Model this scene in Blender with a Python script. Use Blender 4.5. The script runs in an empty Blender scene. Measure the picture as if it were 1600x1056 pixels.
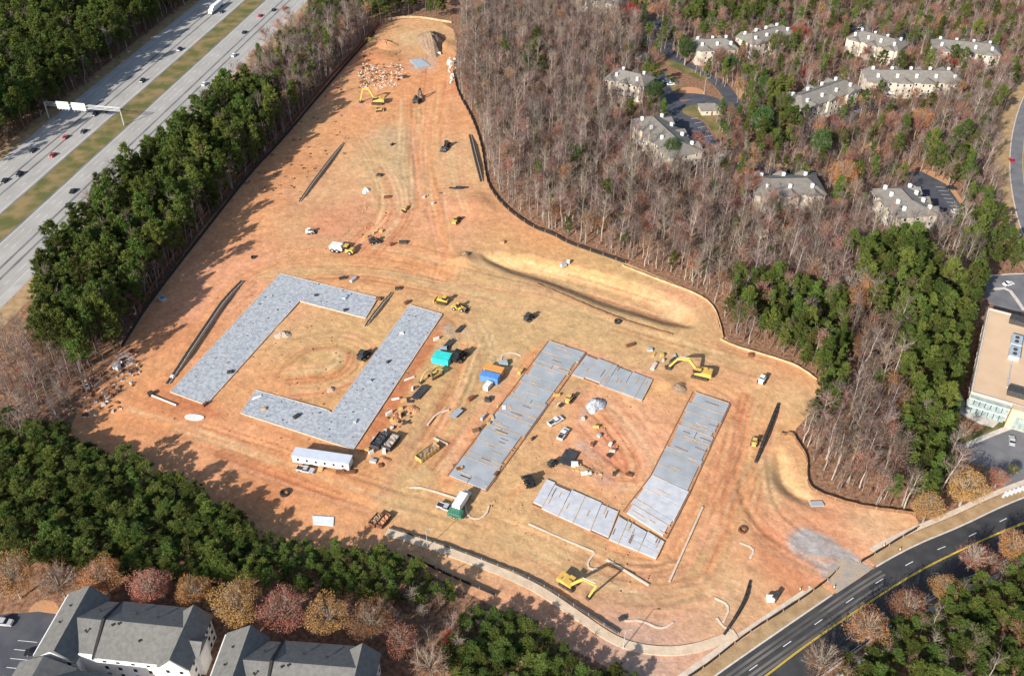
import bpy, bmesh, math, random
import numpy as np
from mathutils import Vector, Matrix, geometry
R = math.radians
random.seed(7)
rng = np.random.default_rng(7)
S = bpy.context.scene
C = S.collection

# ------------------------------------------------------------------ camera, sky, sun, exposure
CAM_H, CAM_F, CAM_T = 220.0, 1480.0, R(38.8)
cam_d = bpy.data.cameras.new("camera")
cam = bpy.data.objects.new("camera", cam_d); C.objects.link(cam)
cam.location = (0, 0, CAM_H); cam.rotation_euler = (R(90) - CAM_T, 0, 0)
cam_d.sensor_fit = 'HORIZONTAL'; cam_d.sensor_width = 36.0
cam_d.lens = 36.0 * CAM_F / 1600.0
cam_d.clip_start = 1.0; cam_d.clip_end = 12000.0
S.camera = cam

SUN_EL, SUN_AZ = R(27.5), R(38.0)          # shadows fall 38 degrees to the right of straight ahead
world = bpy.data.worlds.new("World"); S.world = world; world.use_nodes = True
wn = world.node_tree.nodes; wl = world.node_tree.links
sky = wn.new('ShaderNodeTexSky'); sky.sky_type = 'NISHITA'; sky.sun_disc = False
sky.sun_elevation = SUN_EL; sky.sun_rotation = R(180) + SUN_AZ
sky.air_density = 1.0; sky.dust_density = 1.2
wn['Background'].inputs['Strength'].default_value = 0.09
wl.new(sky.outputs[0], wn['Background'].inputs['Color'])
sun_d = bpy.data.lights.new("sun", 'SUN'); sun_d.energy = 4.3; sun_d.angle = R(0.53); sun_d.color = (1.0, 0.95, 0.87)
sun = bpy.data.objects.new("sun", sun_d); C.objects.link(sun)
sdir = Vector((math.sin(SUN_AZ) * math.cos(SUN_EL), math.cos(SUN_AZ) * math.cos(SUN_EL), -math.sin(SUN_EL)))
sun.rotation_euler = sdir.to_track_quat('-Z', 'Y').to_euler(); sun.location = (-150, -150, 300)
S.view_settings.view_transform = 'Standard'; S.view_settings.look = 'None'
S.view_settings.exposure = 0.87; S.view_settings.gamma = 1.0; S.view_settings.use_curve_mapping = False
S.render.engine = 'CYCLES'
S.cycles.max_bounces = 4; S.cycles.diffuse_bounces = 2; S.cycles.glossy_bounces = 2
S.cycles.transparent_max_bounces = 6; S.cycles.use_denoising = True

# ------------------------------------------------------------------ survey: photo point -> place on the ground (metres)
def G(u, v, z=0.0):
    x = (u - 800) / CAM_F; y = (528 - v) / CAM_F
    s, c = math.sin(CAM_T), math.cos(CAM_T)
    t = (CAM_H - z) / (s - y * c)
    return (x * t, t * (c + y * s))
def GV(u, v, z=0.0):
    p = G(u, v, z); return Vector((p[0], p[1], 0))
def GP(pts, z=0.0):
    return [G(p[0], p[1], p[2] if len(p) > 2 else z) for p in pts]

# ------------------------------------------------------------------ small numpy helpers
def vnoise(x, y, scale, seed):
    r = np.random.default_rng(seed); n = 256
    g = r.random((n, n))
    x = x / scale + 1000; y = y / scale + 1000
    xi = np.floor(x).astype(int); yi = np.floor(y).astype(int)
    fx = x - xi; fy = y - yi
    fx = fx * fx * (3 - 2 * fx); fy = fy * fy * (3 - 2 * fy)
    a = g[xi % n, yi % n]; b = g[(xi + 1) % n, yi % n]; c = g[xi % n, (yi + 1) % n]; d = g[(xi + 1) % n, (yi + 1) % n]
    return (a * (1 - fx) + b * fx) * (1 - fy) + (c * (1 - fx) + d * fx) * fy
def fbm(x, y, scale, seed, octs=4):
    o = 0; w = 0; a = 1.0
    for i in range(octs):
        o = o + a * vnoise(x, y, scale / 2 ** i, seed + i); w += a; a *= 0.55
    return o / w
def inpoly(x, y, poly):
    x = np.asarray(x); y = np.asarray(y); ins = np.zeros(x.shape, bool)
    n = len(poly); j = n - 1
    for i in range(n):
        xi, yi = poly[i]; xj, yj = poly[j]
        if yi != yj:
            cnd = ((yi > y) != (yj > y)) & (x < (xj - xi) * (y - yi) / (yj - yi) + xi)
            ins ^= cnd
        j = i
    return ins
def pdist(x, y, line, closed=False):
    d = np.full(np.shape(x), 1e9); n = len(line)
    for i in range(n if closed else n - 1):
        ax, ay = line[i]; bx, by = line[(i + 1) % n]
        dx, dy = bx - ax, by - ay; L = dx * dx + dy * dy + 1e-9
        t = np.clip(((x - ax) * dx + (y - ay) * dy) / L, 0, 1)
        d = np.minimum(d, np.hypot(x - ax - t * dx, y - ay - t * dy))
    return d
def smooth(line, it=2, closed=False):
    for _ in range(it):
        o = []; n = len(line)
        if not closed: o.append(line[0])
        for i in range(n if closed else n - 1):
            a, b = line[i], line[(i + 1) % n]
            o.append((a[0] * .75 + b[0] * .25, a[1] * .75 + b[1] * .25)); o.append((a[0] * .25 + b[0] * .75, a[1] * .25 + b[1] * .75))
        if not closed: o.append(line[-1])
        line = o
    return line
def resample(line, step):
    out = [line[0]]; acc = 0.0
    for i in range(len(line) - 1):
        a = Vector(line[i]); b = Vector(line[i + 1]); L = (b - a).length
        if L < 1e-6: continue
        d = step - acc
        while d <= L:
            p = a.lerp(b, d / L); out.append((p.x, p.y)); d += step
        acc = L - (d - step)
    if (Vector(out[-1]) - Vector(line[-1])).length > step * .3: out.append(line[-1])
    return out

# ------------------------------------------------------------------ materials
MATS = {}
def nodes_of(m):
    m.use_nodes = True
    return m.node_tree.nodes, m.node_tree.links
def ramp2(nt, l, fac, c1, c2, p1=0.35, p2=0.65):
    r = nt.new('ShaderNodeValToRGB'); e = r.color_ramp.elements
    e[0].position = p1; e[1].position = p2
    e[0].color = (*c1, 1); e[1].color = (*c2, 1); l.new(fac, r.inputs[0]); return r.outputs[0]
def mat(name, c1, c2=None, scale=1.0, rough=0.8, bump=0.0, bscale=None, metal=0.0, spec=0.3, rnd=0.0, detail=4, world_space=False, p1=0.35, p2=0.65, coat=0.0):
    if name in MATS: return MATS[name]
    m = bpy.data.materials.new(name); n, l = nodes_of(m); b = n['Principled BSDF']
    b.inputs['Roughness'].default_value = rough; b.inputs['Metallic'].default_value = metal
    b.inputs['Specular IOR Level'].default_value = spec
    if coat: b.inputs['Coat Weight'].default_value = coat
    if world_space:
        g = n.new('ShaderNodeNewGeometry'); vec = g.outputs['Position']
    else:
        g = n.new('ShaderNodeTexCoord'); vec = g.outputs['Object']
    if c2 is None: c2 = tuple(min(1, c * 0.8) for c in c1)
    t = n.new('ShaderNodeTexNoise'); t.inputs['Scale'].default_value = scale; t.inputs['Detail'].default_value = detail
    l.new(vec, t.inputs['Vector'])
    col = ramp2(n, l, t.outputs['Fac'], c1, c2, p1, p2)
    if rnd:
        oi = n.new('ShaderNodeObjectInfo'); hs = n.new('ShaderNodeHueSaturation')
        mr = n.new('ShaderNodeMapRange'); mr.inputs[3].default_value = 1 - rnd; mr.inputs[4].default_value = 1 + rnd
        l.new(oi.outputs['Random'], mr.inputs[0]); l.new(mr.outputs[0], hs.inputs['Value'])
        ml = n.new('ShaderNodeMath'); ml.operation = 'MULTIPLY'; ml.inputs[1].default_value = 7.31
        fr = n.new('ShaderNodeMath'); fr.operation = 'FRACT'
        l.new(oi.outputs['Random'], ml.inputs[0]); l.new(ml.outputs[0], fr.inputs[0])
        mh = n.new('ShaderNodeMapRange'); mh.inputs[3].default_value = 0.5 - rnd * .07; mh.inputs[4].default_value = 0.5 + rnd * .05
        l.new(fr.outputs[0], mh.inputs[0]); l.new(mh.outputs[0], hs.inputs['Hue'])
        l.new(col, hs.inputs['Color']); col = hs.outputs[0]
    l.new(col, b.inputs['Base Color'])
    if bump:
        t2 = n.new('ShaderNodeTexNoise'); t2.inputs['Scale'].default_value = bscale or scale * 4; t2.inputs['Detail'].default_value = 3
        l.new(vec, t2.inputs['Vector'])
        bp = n.new('ShaderNodeBump'); bp.inputs['Strength'].default_value = bump; bp.inputs['Distance'].default_value = 0.2
        l.new(t2.outputs['Fac'], bp.inputs['Height']); l.new(bp.outputs[0], b.inputs['Normal'])
    MATS[name] = m
    return m
def leafmat(name, c1, c2, rnd=0.25, transl=0.25, scale=0.35):
    m = mat(name, c1, c2, scale=scale, rough=0.65, spec=0.15, rnd=rnd, p1=.3, p2=.7)
    n, l = nodes_of(m); b = n['Principled BSDF']; out = n['Material Output']
    tr = n.new('ShaderNodeBsdfTranslucent'); mx = n.new('ShaderNodeMixShader'); mx.inputs[0].default_value = transl
    src = b.inputs['Base Color'].links[0].from_socket
    l.new(src, tr.inputs['Color']); l.new(b.outputs[0], mx.inputs[1]); l.new(tr.outputs[0], mx.inputs[2]); l.new(mx.outputs[0], out.inputs['Surface'])
    return m

M = {}
M['litter'] = mat('leaf_litter', (.105, .052, .032), (.37, .20, .115), scale=.8, rough=.95, bump=.9, bscale=2.5, world_space=True, detail=8, p1=.3, p2=.7)
M['concrete_road'] = mat('highway_concrete', (.40, .375, .345), (.31, .295, .272), scale=.09, rough=.85, world_space=True, detail=8)
M['seam'] = mat('dark_lane_wear', (.115, .115, .12), (.19, .185, .18), scale=.1, rough=.85, world_space=True, detail=6)
M['asphalt_shoulder'] = mat('worn_shoulder', (.33, .315, .30), (.42, .40, .37), scale=.15, rough=.9, world_space=True, detail=8)
M['grass'] = mat('dry_grass', (.10, .105, .03), (.24, .17, .075), scale=.12, rough=.95, bump=.6, bscale=2, world_space=True, detail=8, p1=.4, p2=.62)
M['verge'] = mat('straw_verge', (.42, .28, .15), (.29, .19, .095), scale=.3, rough=.95, bump=.5, bscale=2, world_space=True, detail=8)
M['asphalt'] = mat('dark_asphalt', (.038, .038, .041), (.058, .056, .056), scale=.25, rough=.8, bump=.15, bscale=6, world_space=True, detail=8)
M['asphalt_mid'] = mat('weathered_asphalt', (.13, .13, .14), (.18, .175, .18), scale=.2, rough=.85, world_space=True, detail=8)
M['asphalt_lot'] = mat('lot_asphalt', (.055, .058, .072), (.085, .085, .098), scale=.2, rough=.8, world_space=True, detail=8)
M['paint_white'] = mat('white_road_paint', (.75, .75, .73), (.6, .6, .58), scale=1, rough=.6)
M['paint_yellow'] = mat('yellow_road_paint', (.72, .50, .05), (.62, .42, .05), scale=1, rough=.6)
M['kerb'] = mat('pale_kerb_concrete', (.60, .54, .48), (.48, .42, .37), scale=.8, rough=.85, world_space=True)
M['curb_new'] = mat('new_curb_concrete', (.62, .52, .42), (.52, .41, .31), scale=.5, rough=.85, world_space=True)
M['walk'] = mat('pale_gravel_path', (.62, .49, .35), (.52, .39, .27), scale=.4, rough=.95, bump=.3, world_space=True)
M['gravel'] = mat('grey_gravel', (.30, .285, .275), (.47, .34, .22), scale=.22, rough=.95, bump=.9, bscale=5, world_space=True, detail=8)
M['slab_blue'] = mat('blue_grey_slab', (.265, .29, .325), (.425, .435, .45), scale=.8, rough=.6, bump=.6, bscale=1.2, world_space=True, detail=14, p1=.34, p2=.62)
M['slab_grey'] = mat('grey_slab', (.29, .31, .33), (.36, .375, .39), scale=.25, rough=.75, world_space=True, detail=8, rnd=.05)
M['slab_new'] = mat('pale_new_slab', (.43, .44, .47), (.53, .53, .55), scale=.5, rough=.7, world_space=True, detail=8, rnd=.05)
M['wood'] = mat('form_timber', (.55, .36, .17), (.40, .25, .12), scale=1.2, rough=.85, rnd=.15)
M['wood_dark'] = mat('wet_form_timber', (.16, .09, .05), (.24, .13, .07), scale=1.2, rough=.85)
M['dirt_pile'] = mat('brown_spoil', (.23, .155, .105), (.33, .22, .14), scale=.4, rough=.95, bump=1, bscale=2, detail=8)
M['dirt_red'] = mat('red_spoil', (.45, .20, .10), (.52, .27, .13), scale=.4, rough=.95, bump=1, bscale=2, detail=8)
M['black'] = mat('black_fabric', (.013, .013, .015), (.022, .022, .024), scale=2, rough=.7)
M['fence_red'] = mat('rust_red_mesh', (.27, .07, .035), (.36, .12, .06), scale=1, rough=.8)
M['fence_tan'] = mat('tan_fabric', (.50, .37, .22), (.38, .26, .14), scale=.5, rough=.85)
M['wall_dark'] = mat('wall_shade_dark_ring', (.022, .022, .024), (.045, .042, .04), scale=1.5, rough=.9)  # wall shadow put into the block colour; dark manhole rings share it
M['cap'] = mat('wall_cap', (.5, .42, .33), (.4, .33, .26), scale=.8, rough=.9)
M['roof'] = mat('grey_shingle', (.13, .126, .118), (.168, .162, .15), scale=.9, rough=.9, bump=.25, bscale=5, detail=8)
M['roof_far'] = mat('taupe_shingle', (.165, .148, .128), (.21, .19, .165), scale=.5, rough=.9, bump=.25, bscale=4, detail=8, rnd=.08)
M['roof_dark'] = mat('dark_ridge_cap', (.02, .02, .022), (.03, .03, .03), scale=1, rough=.9)
M['cream'] = mat('cream_siding', (.56, .49, .40), (.49, .42, .34), scale=.6, rough=.8)
M['white'] = mat('white_paint', (.80, .79, .76), (.74, .73, .70), scale=.8, rough=.6)
M['white_dirty'] = mat('dirty_white_metal', (.74, .73, .70), (.58, .54, .47), scale=.7, rough=.6)
M['trailer_roof'] = mat('blue_grey_roof_sheet', (.48, .52, .60), (.55, .58, .64), scale=.5, rough=.5)
M['glass'] = mat('dark_glass', (.012, .016, .022), (.02, .025, .03), scale=1, rough=.08, spec=.6)
M['glass_green'] = mat('green_curtain_glass', (.20, .27, .265), (.33, .40, .385), scale=.6, rough=.12, spec=.6)
M['tan_roof'] = mat('tan_membrane', (.62, .44, .29), (.55, .385, .25), scale=.12, rough=.9, detail=8)
M['tan_wall'] = mat('tan_stucco', (.58, .44, .31), (.5, .38, .26), scale=.5, rough=.9)
M['hvac'] = mat('hvac_metal', (.40, .46, .50), (.5, .54, .57), scale=1, rough=.45, metal=.3)
M['steel'] = mat('galvanised_steel', (.52, .53, .54), (.62, .62, .62), scale=1, rough=.45, metal=.4)
M['tyre'] = mat('rubber', (.014, .014, .014), (.03, .027, .023), scale=2, rough=.9)
M['track'] = mat('muddy_track', (.035, .028, .022), (.09, .06, .04), scale=2, rough=.95)
M['yellow'] = mat('machine_yellow', (.68, .42, .05), (.50, .33, .12), scale=.9, rough=.6)
M['dkyellow'] = mat('dusty_yellow', (.60, .40, .12), (.45, .28, .09), scale=.7, rough=.7)
M['machine_grey'] = mat('machine_charcoal', (.035, .035, .037), (.07, .065, .06), scale=1.5, rough=.6)
M['teal'] = mat('teal_tarp', (.03, .52, .47), (.05, .60, .55), scale=.4, rough=.5, bump=.5, bscale=1)
M['blue'] = mat('blue_paint', (.07, .21, .55), (.12, .27, .58), scale=.8, rough=.45)
M['orange'] = mat('orange_paint', (.70, .30, .06), (.60, .28, .09), scale=.8, rough=.5)
M['green'] = mat('green_paint', (.05, .17, .11), (.07, .22, .14), scale=.7, rough=.5)
M['rust'] = mat('rusty_steel', (.20, .085, .04), (.12, .05, .03), scale=1, rough=.85)
M['dumpster'] = mat('dumpster_charcoal', (.035, .037, .042), (.06, .06, .062), scale=.6, rough=.7)
M['pvc'] = mat('white_pipe', (.78, .76, .72), scale=1, rough=.5)
M['tarp'] = mat('pale_blue_sheet', (.55, .62, .74), (.66, .70, .78), scale=.3, rough=.4, bump=.4, bscale=.8)
M['bark'] = mat('grey_bark', (.315, .275, .235), (.19, .16, .135), scale=.5, rough=.95, rnd=.4)
M['pine_bark'] = mat('pine_bark', (.17, .11, .075), (.11, .07, .05), scale=.8, rough=.95, rnd=.2)
M['twig'] = mat('bare_twigs', (.235, .19, .16), (.145, .112, .095), scale=.3, rough=.95, rnd=.5)
M['twig_pale'] = mat('pale_twigs', (.38, .31, .24), (.26, .20, .155), scale=.5, rough=.95, rnd=.15)
M['needle'] = leafmat('pine_needles', (.062, .100, .019), (.130, .160, .036), rnd=.42)
M['leaf_brown'] = leafmat('dry_brown_leaves', (.37, .165, .08), (.25, .125, .07), rnd=.35, transl=.35)
M['leaf_orange'] = leafmat('orange_leaves', (.56, .27, .09), (.44, .24, .11), rnd=.15, transl=.4)
M['leaf_red'] = leafmat('red_leaves', (.42, .045, .035), (.24, .03, .025), rnd=.15)
M['leaf_pink'] = leafmat('russet_red_leaves', (.52, .21, .14), (.42, .21, .14), rnd=.12, transl=.4)
M['leaf_gold'] = leafmat('golden_leaves', (.58, .34, .11), (.46, .30, .13), rnd=.12, transl=.4)
M['leaf_olive'] = leafmat('olive_leaves', (.085, .105, .03), (.13, .14, .045), rnd=.2)
M['leaf_green'] = leafmat('shrub_leaves', (.035, .085, .02), (.06, .11, .028), rnd=.25)
M['skin'] = mat('work_clothes', (.5, .25, .05), (.3, .2, .1), scale=3, rough=.9)

# ------------------------------------------------------------------ mesh builder
class MB:
    def __init__(self): self.v = []; self.f = []
    def add(self, vs, fs):
        o = len(self.v); self.v += [tuple(p) for p in vs]; self.f += [tuple(i + o for i in f) for f in fs]; return self
    def box(self, x0, x1, y0, y1, z0, z1, rot=None, at=None):
        vs = [(x, y, z) for z in (z0, z1) for y in (y0, y1) for x in (x0, x1)]
        if rot is not None:
            at = Vector(at or (0, 0, 0)); vs = [tuple(rot @ (Vector(p) - at) + at) for p in vs]
        return self.add(vs, [(0, 2, 3, 1), (4, 5, 7, 6), (0, 1, 5, 4), (2, 6, 7, 3), (0, 4, 6, 2), (1, 3, 7, 5)])
    def prism(self, prof, y0, y1):        # prof in (x, z), swept along y
        n = len(prof)
        vs = [(x, y0, z) for x, z in prof] + [(x, y1, z) for x, z in prof]
        fs = [tuple(range(n)), tuple(range(2 * n - 1, n - 1, -1))] + [(i, i + n, (i + 1) % n + n, (i + 1) % n) for i in range(n)]
        return self.add(vs, fs)
    def slab(self, poly, z0, z1):         # poly in (x, y), swept up
        n = len(poly)
        vs = [(x, y, z0) for x, y in poly] + [(x, y, z1) for x, y in poly]
        fs = [tuple(range(n))[::-1], tuple(range(n, 2 * n))] + [(i, (i + 1) % n, (i + 1) % n + n, i + n) for i in range(n)]
        return self.add(vs, fs)
    def tube(self, p, q, r0, r1=None, n=8, caps=True):
        r1 = r0 if r1 is None else r1
        p = Vector(p); q = Vector(q); d = (q - p).normalized()
        a = d.orthogonal().normalized(); b = d.cross(a)
        vs = []
        for c, r in ((p, r0), (q, r1)):
            for i in range(n):
                t = 2 * math.pi * i / n; vs.append(c + (a * math.cos(t) + b * math.sin(t)) * r)
        fs = [(i, (i + 1) % n, (i + 1) % n + n, i + n) for i in range(n)]
        if caps: fs += [tuple(range(n))[::-1], tuple(range(n, 2 * n))]
        return self.add(vs, fs)
    def beam(self, p, q, w, h):
        p = Vector(p); q = Vector(q); d = (q - p).normalized()
        s = d.cross(Vector((0, 0, 1)))
        s = s.normalized() if s.length > 1e-4 else Vector((1, 0, 0))
        u = s.cross(d)
        vs = [c + s * (w / 2 * i) + u * (h / 2 * j) for c in (p, q) for i, j in ((-1, -1), (1, -1), (1, 1), (-1, 1))]
        return self.add(vs, [(0, 1, 2, 3), (7, 6, 5, 4), (0, 4, 5, 1), (1, 5, 6, 2), (2, 6, 7, 3), (3, 7, 4, 0)])
    def mesh(self, name):
        me = bpy.data.meshes.new(name); me.from_pydata(self.v, [], self.f); me.update(); return me
    def build(self, name, m, parent=None, loc=None):
        me = self.mesh(name); o = bpy.data.objects.new(name, me)
        if m is not None: me.materials.append(m)
        C.objects.link(o)
        if parent is not None: o.parent = parent
        if loc is not None: o.location = loc
        bm = bmesh.new(); bm.from_mesh(me); bmesh.ops.recalc_face_normals(bm, faces=bm.faces); bm.to_mesh(me); bm.free()
        return o
def tag(o, label=None, cat=None, group=None, kind=None):
    if label: o['label'] = label
    if cat: o['category'] = cat
    if group: o['group'] = group
    if kind: o['kind'] = kind
    return o
def thing(name, label, cat, loc=(0, 0, 0), rz=0.0, group=None):
    o = bpy.data.objects.new(name, None); C.objects.link(o); o.empty_display_size = .5
    o.location = loc; o.rotation_euler = (0, 0, rz)
    return tag(o, label, cat, group)
KIDS = {}
def kid(o, parent): o.parent = parent; return o
def shared(name, me, parent, loc=(0, 0, 0), rz=0.0):
    o = bpy.data.objects.new(name, me); C.objects.link(o); o.parent = parent; o.location = loc; o.rotation_euler = (0, 0, rz); return o
def copy_tree(o, parent=None, kids=None):
    kids = kids if kids is not None else {}
    c = o.copy(); C.objects.link(c); c.parent = parent
    for ch in o.children: copy_tree(ch, c)
    return c
def sheet(name, poly, z, m, kind='structure', parent=None):
    bm = bmesh.new(); vs = [bm.verts.new((x, y, z)) for x, y in poly]; f = bm.faces.new(vs)
    if f.normal.z < 0 or True:
        f.normal_update()
        if f.normal.z < 0: f.normal_flip()
    bmesh.ops.triangulate(bm, faces=bm.faces[:])
    me = bpy.data.meshes.new(name); bm.to_mesh(me); bm.free(); me.materials.append(m)
    o = bpy.data.objects.new(name, me); C.objects.link(o)
    if parent is not None: o.parent = parent
    elif kind: o['kind'] = kind
    return o
def offsets(line, d):
    out = []; n = len(line)
    for i in range(n):
        a = Vector(line[max(0, i - 1)]); b = Vector(line[min(n - 1, i + 1)]); t = (b - a).normalized()
        out.append((line[i][0] - t.y * d, line[i][1] + t.x * d))
    return out
def ribbon(name, line, w, z, m, h=0.0, kind='structure', parent=None, w2=None):
    w2 = w / 2 if w2 is None else w2; w1 = w / 2 if w2 == w / 2 else w - w2
    L = offsets(line, w1); Rr = offsets(line, -w2); mb = MB(); n = len(line)
    vs = [(x, y, z) for x, y in L] + [(x, y, z) for x, y in Rr]
    fs = [(i, i + n, i + 1 + n, i + 1) for i in range(n - 1)]
    if h:
        vs += [(x, y, z - h) for x, y in L] + [(x, y, z - h) for x, y in Rr]
        fs += [(i, i + 1, i + 1 + 2 * n, i + 2 * n) for i in range(n - 1)] + [(i + n, i + 3 * n, i + 1 + 3 * n, i + 1 + n) for i in range(n - 1)]
        fs += [(0, 2 * n, 3 * n, n), (n - 1, 2 * n - 1, 4 * n - 1, 3 * n - 1)]
    mb.add(vs, fs); o = mb.build(name, m, parent)
    if parent is None and kind: o['kind'] = kind
    return o
# ------------------------------------------------------------------ the ground: forest floor and the graded dirt site
SITE_PX = [(590,45),(615,33),(645,28),(706,38),(716,72),(706,108),(716,148),(742,190),(753,230),(760,285),(788,322),(830,355),(868,370),
 (930,393),(980,411),(1040,437),(1090,457),(1117,480),(1126,522),(1150,540),(1200,554),(1248,571),(1280,597),(1285,625),(1262,650),
 (1237,677),(1262,715),(1263,758),(1292,777),(1350,793),(1428,801),(1438,822),(1398,860),(1352,894),(1285,939),(1205,993),(1125,1046),(1080,1080),
 (1000,1075),(930,1030),(870,1005),(770,945),(700,912),(640,880),(600,868),(550,868),(480,860),(420,850),(370,815),(300,765),(190,725),(110,695),
 (112,655),(150,600),(200,530),(250,447),(330,338),(420,240),(500,142),(560,70)]
SITE = smooth(GP(SITE_PX), 1, True)
SITE = resample(SITE + [SITE[0]], 2.5)[:-1]
BASIN = smooth(GP([(735,392),(800,392),(880,408),(960,428),(1040,455),(1092,485),(1098,518),(1050,516),(1000,500),(930,480),(850,446),(770,424)]), 2, True)
POND = smooth(GP([(1196,700),(1215,690),(1245,715),(1255,755),(1300,785),(1330,800),(1270,800),(1215,775),(1190,740)]), 2, True)
def relief(x, y, d):
    """height of the graded soil; d = distance to the site edge"""
    fade = np.clip((d - 1.0) / 6.0, 0, 1)
    h = (fbm(x, y, 14, 11) - .5) * .5 + (fbm(x, y, 3.5, 21, 3) - .5) * .22
    for poly, dep, run in ((BASIN, 3.0, 9.0), (POND, 2.4, 7.5)):
        ins = inpoly(x, y, poly); pd = pdist(x, y, poly, True)
        t = np.clip(pd / run, 0, 1); t = t * t * (3 - 2 * t)
        h = h - np.where(ins, dep * t, 0)
    for (u, v, r, a) in ((726, 408, 5, 2.0), (742, 322, 9, 1.6), (850, 462, 5, .7), (600, 92, 9, 1.6), (700, 70, 6, 1.2), (1045, 600, 4, .9), (430, 330, 10, .6)):
        cx, cy = G(u, v); h = h + a * np.exp(-((x - cx) ** 2 + (y - cy) ** 2) / (2 * r * r / 2.2))
    return h * fade
def build_ground():
    pts = [Vector(p) for p in SITE]; n = len(pts)
    edges = [(i, (i + 1) % n) for i in range(n)]
    xs = [p[0] for p in SITE]; ys = [p[1] for p in SITE]; st = .82
    gx, gy = np.meshgrid(np.arange(min(xs), max(xs), st), np.arange(min(ys), max(ys), st))
    gx = gx + (np.arange(gx.shape[0]) % 2)[:, None] * st * .5
    gx = gx.ravel(); gy = gy.ravel()
    gx = gx + rng.uniform(-.15, .15, gx.size); gy = gy + rng.uniform(-.15, .15, gy.size)
    k = inpoly(gx, gy, SITE); gx = gx[k]; gy = gy[k]
    d = pdist(gx, gy, SITE, True); k = d > .9; gx = gx[k]; gy = gy[k]
    allp = pts + [Vector((a, b)) for a, b in zip(gx.tolist(), gy.tolist())]
    v, e, f, _, _, _ = geometry.delaunay_2d_cdt(allp, edges, [], 1, 1e-4)
    V = np.array([(p.x, p.y) for p in v]); F = np.array([t for t in f if len(t) == 3])
    cen = V[F].mean(1); F = F[inpoly(cen[:, 0], cen[:, 1], SITE)]
    x, y = V[:, 0], V[:, 1]; d = pdist(x, y, SITE, True); d[:n] = np.minimum(d[:n], .001)
    z = relief(x, y, d)
    me = bpy.data.meshes.new('construction_site'); me.from_pydata(np.c_[x, y, z].tolist(), [], F.tolist()); me.update()
    # soil colours
    tan = np.array((.49, .318, .155)); orange = np.array((.575, .265, .12)); pink = np.array((.61, .295, .175)); red = np.array((.43, .15, .068)); pale = np.array((.57, .40, .225)); grey = np.array((.345, .325, .31)); gold = np.array((.52, .32, .13))
    a = fbm(x, y, 42, 31, 5)[:, None]; b = fbm(x, y, 20, 41, 5)[:, None]; c = fbm(x, y, 7, 51, 4)[:, None]
    col = orange * (1 - np.clip((a - .46) * 4, 0, 1)) + tan * np.clip((a - .46) * 4, 0, 1)
    w = np.clip((b - .55) * 5, 0, .7); col = col * (1 - w) + pink * w
    w = np.clip((c - .60) * 4, 0, .45); col = col * (1 - w) + red * w
    w = (np.exp(-d / 14) * .65)[:, None] * (.5 + b); w = np.clip(w, 0, .8); col = col * (1 - w) + (orange * .55 + pink * .45) * w
    cols = dict(t=tan, o=orange, p=pink, r=red, l=pale, g=grey, y=gold)
    for (u, vv, rx, kc, s) in ZONES:
        cx, cy = G(u, vv); rx = rx * (1.25 if kc in 'ty' else 1.0); w = (s * np.exp(-((x - cx) ** 2 + (y - cy) ** 2) / (rx * rx)))[:, None]
        w = np.clip(w * (0.6 + .8 * b), 0, .95); col = col * (1 - w) + cols[kc] * w
    for (kc, px, s, fz) in POLYS:
        line = smooth(GP(px), 2, True); ins = inpoly(x, y, line); dd = pdist(x, y, line, True) * np.where(ins, 1, -1) + (fbm(x, y, 6, 123, 4) - .5) * fz * 2.4
        w = (np.clip(dd / fz + .4, 0, 1) * s)[:, None] * (.55 + .6 * fbm(x, y, 4, 133, 3)[:, None]); w = np.clip(w, 0, .95); col = col * (1 - w) + cols[kc] * w
    for (kc, wd, s, px) in TRACKS:
        line = smooth(GP(px), 2); dd = pdist(x, y, line) + (fbm(x, y, 5, 77, 2) - .5) * 1.2
        w = (s * np.clip(1.25 - np.abs(dd) / (wd * .5), 0, 1))[:, None] * (0.35 + .9 * fbm(x, y, 9, 99, 2)[:, None])
        w = np.clip(w, 0, .9); col = col * (1 - w) + cols[kc] * w
    for (kc, wd, s, line) in ruts():
        xs_ = [p[0] for p in line]; ys_ = [p[1] for p in line]
        k = (x > min(xs_) - 4) & (x < max(xs_) + 4) & (y > min(ys_) - 4) & (y < max(ys_) + 4)
        if not k.any(): continue
        dd = pdist(x[k], y[k], line); w = np.clip(1.2 - dd / wd, 0, 1)[:, None] * s
        z[k] -= (w[:, 0] * .13)
        cc = col[k]; col[k] = cc * (1 - w) + (cols[kc] if kc in cols else cc * float(kc)) * w
    col = col * (0.86 + .28 * fbm(x, y, 2.6, 61, 2)[:, None]) * (0.93 + .14 * rng.random((len(x), 1)))
    z[d < 1.0] = np.where(np.arange(len(z))[d < 1.0] < n, 0, z[d < 1.0]); me.vertices.foreach_set('co', np.c_[x, y, z].ravel()); me.update()
    at = me.color_attributes.new('soil', 'FLOAT_COLOR', 'POINT')
    at.data.foreach_set('color', np.c_[np.clip(col, 0, 1), np.ones(len(x))].ravel())
    m = bpy.data.materials.new('graded_red_clay'); nn, l = nodes_of(m); bs = nn['Principled BSDF']; bs.inputs['Roughness'].default_value = .95; bs.inputs['Specular IOR Level'].default_value = .1
    ca = nn.new('ShaderNodeVertexColor'); ca.layer_name = 'soil'
    g = nn.new('ShaderNodeNewGeometry')
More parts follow.
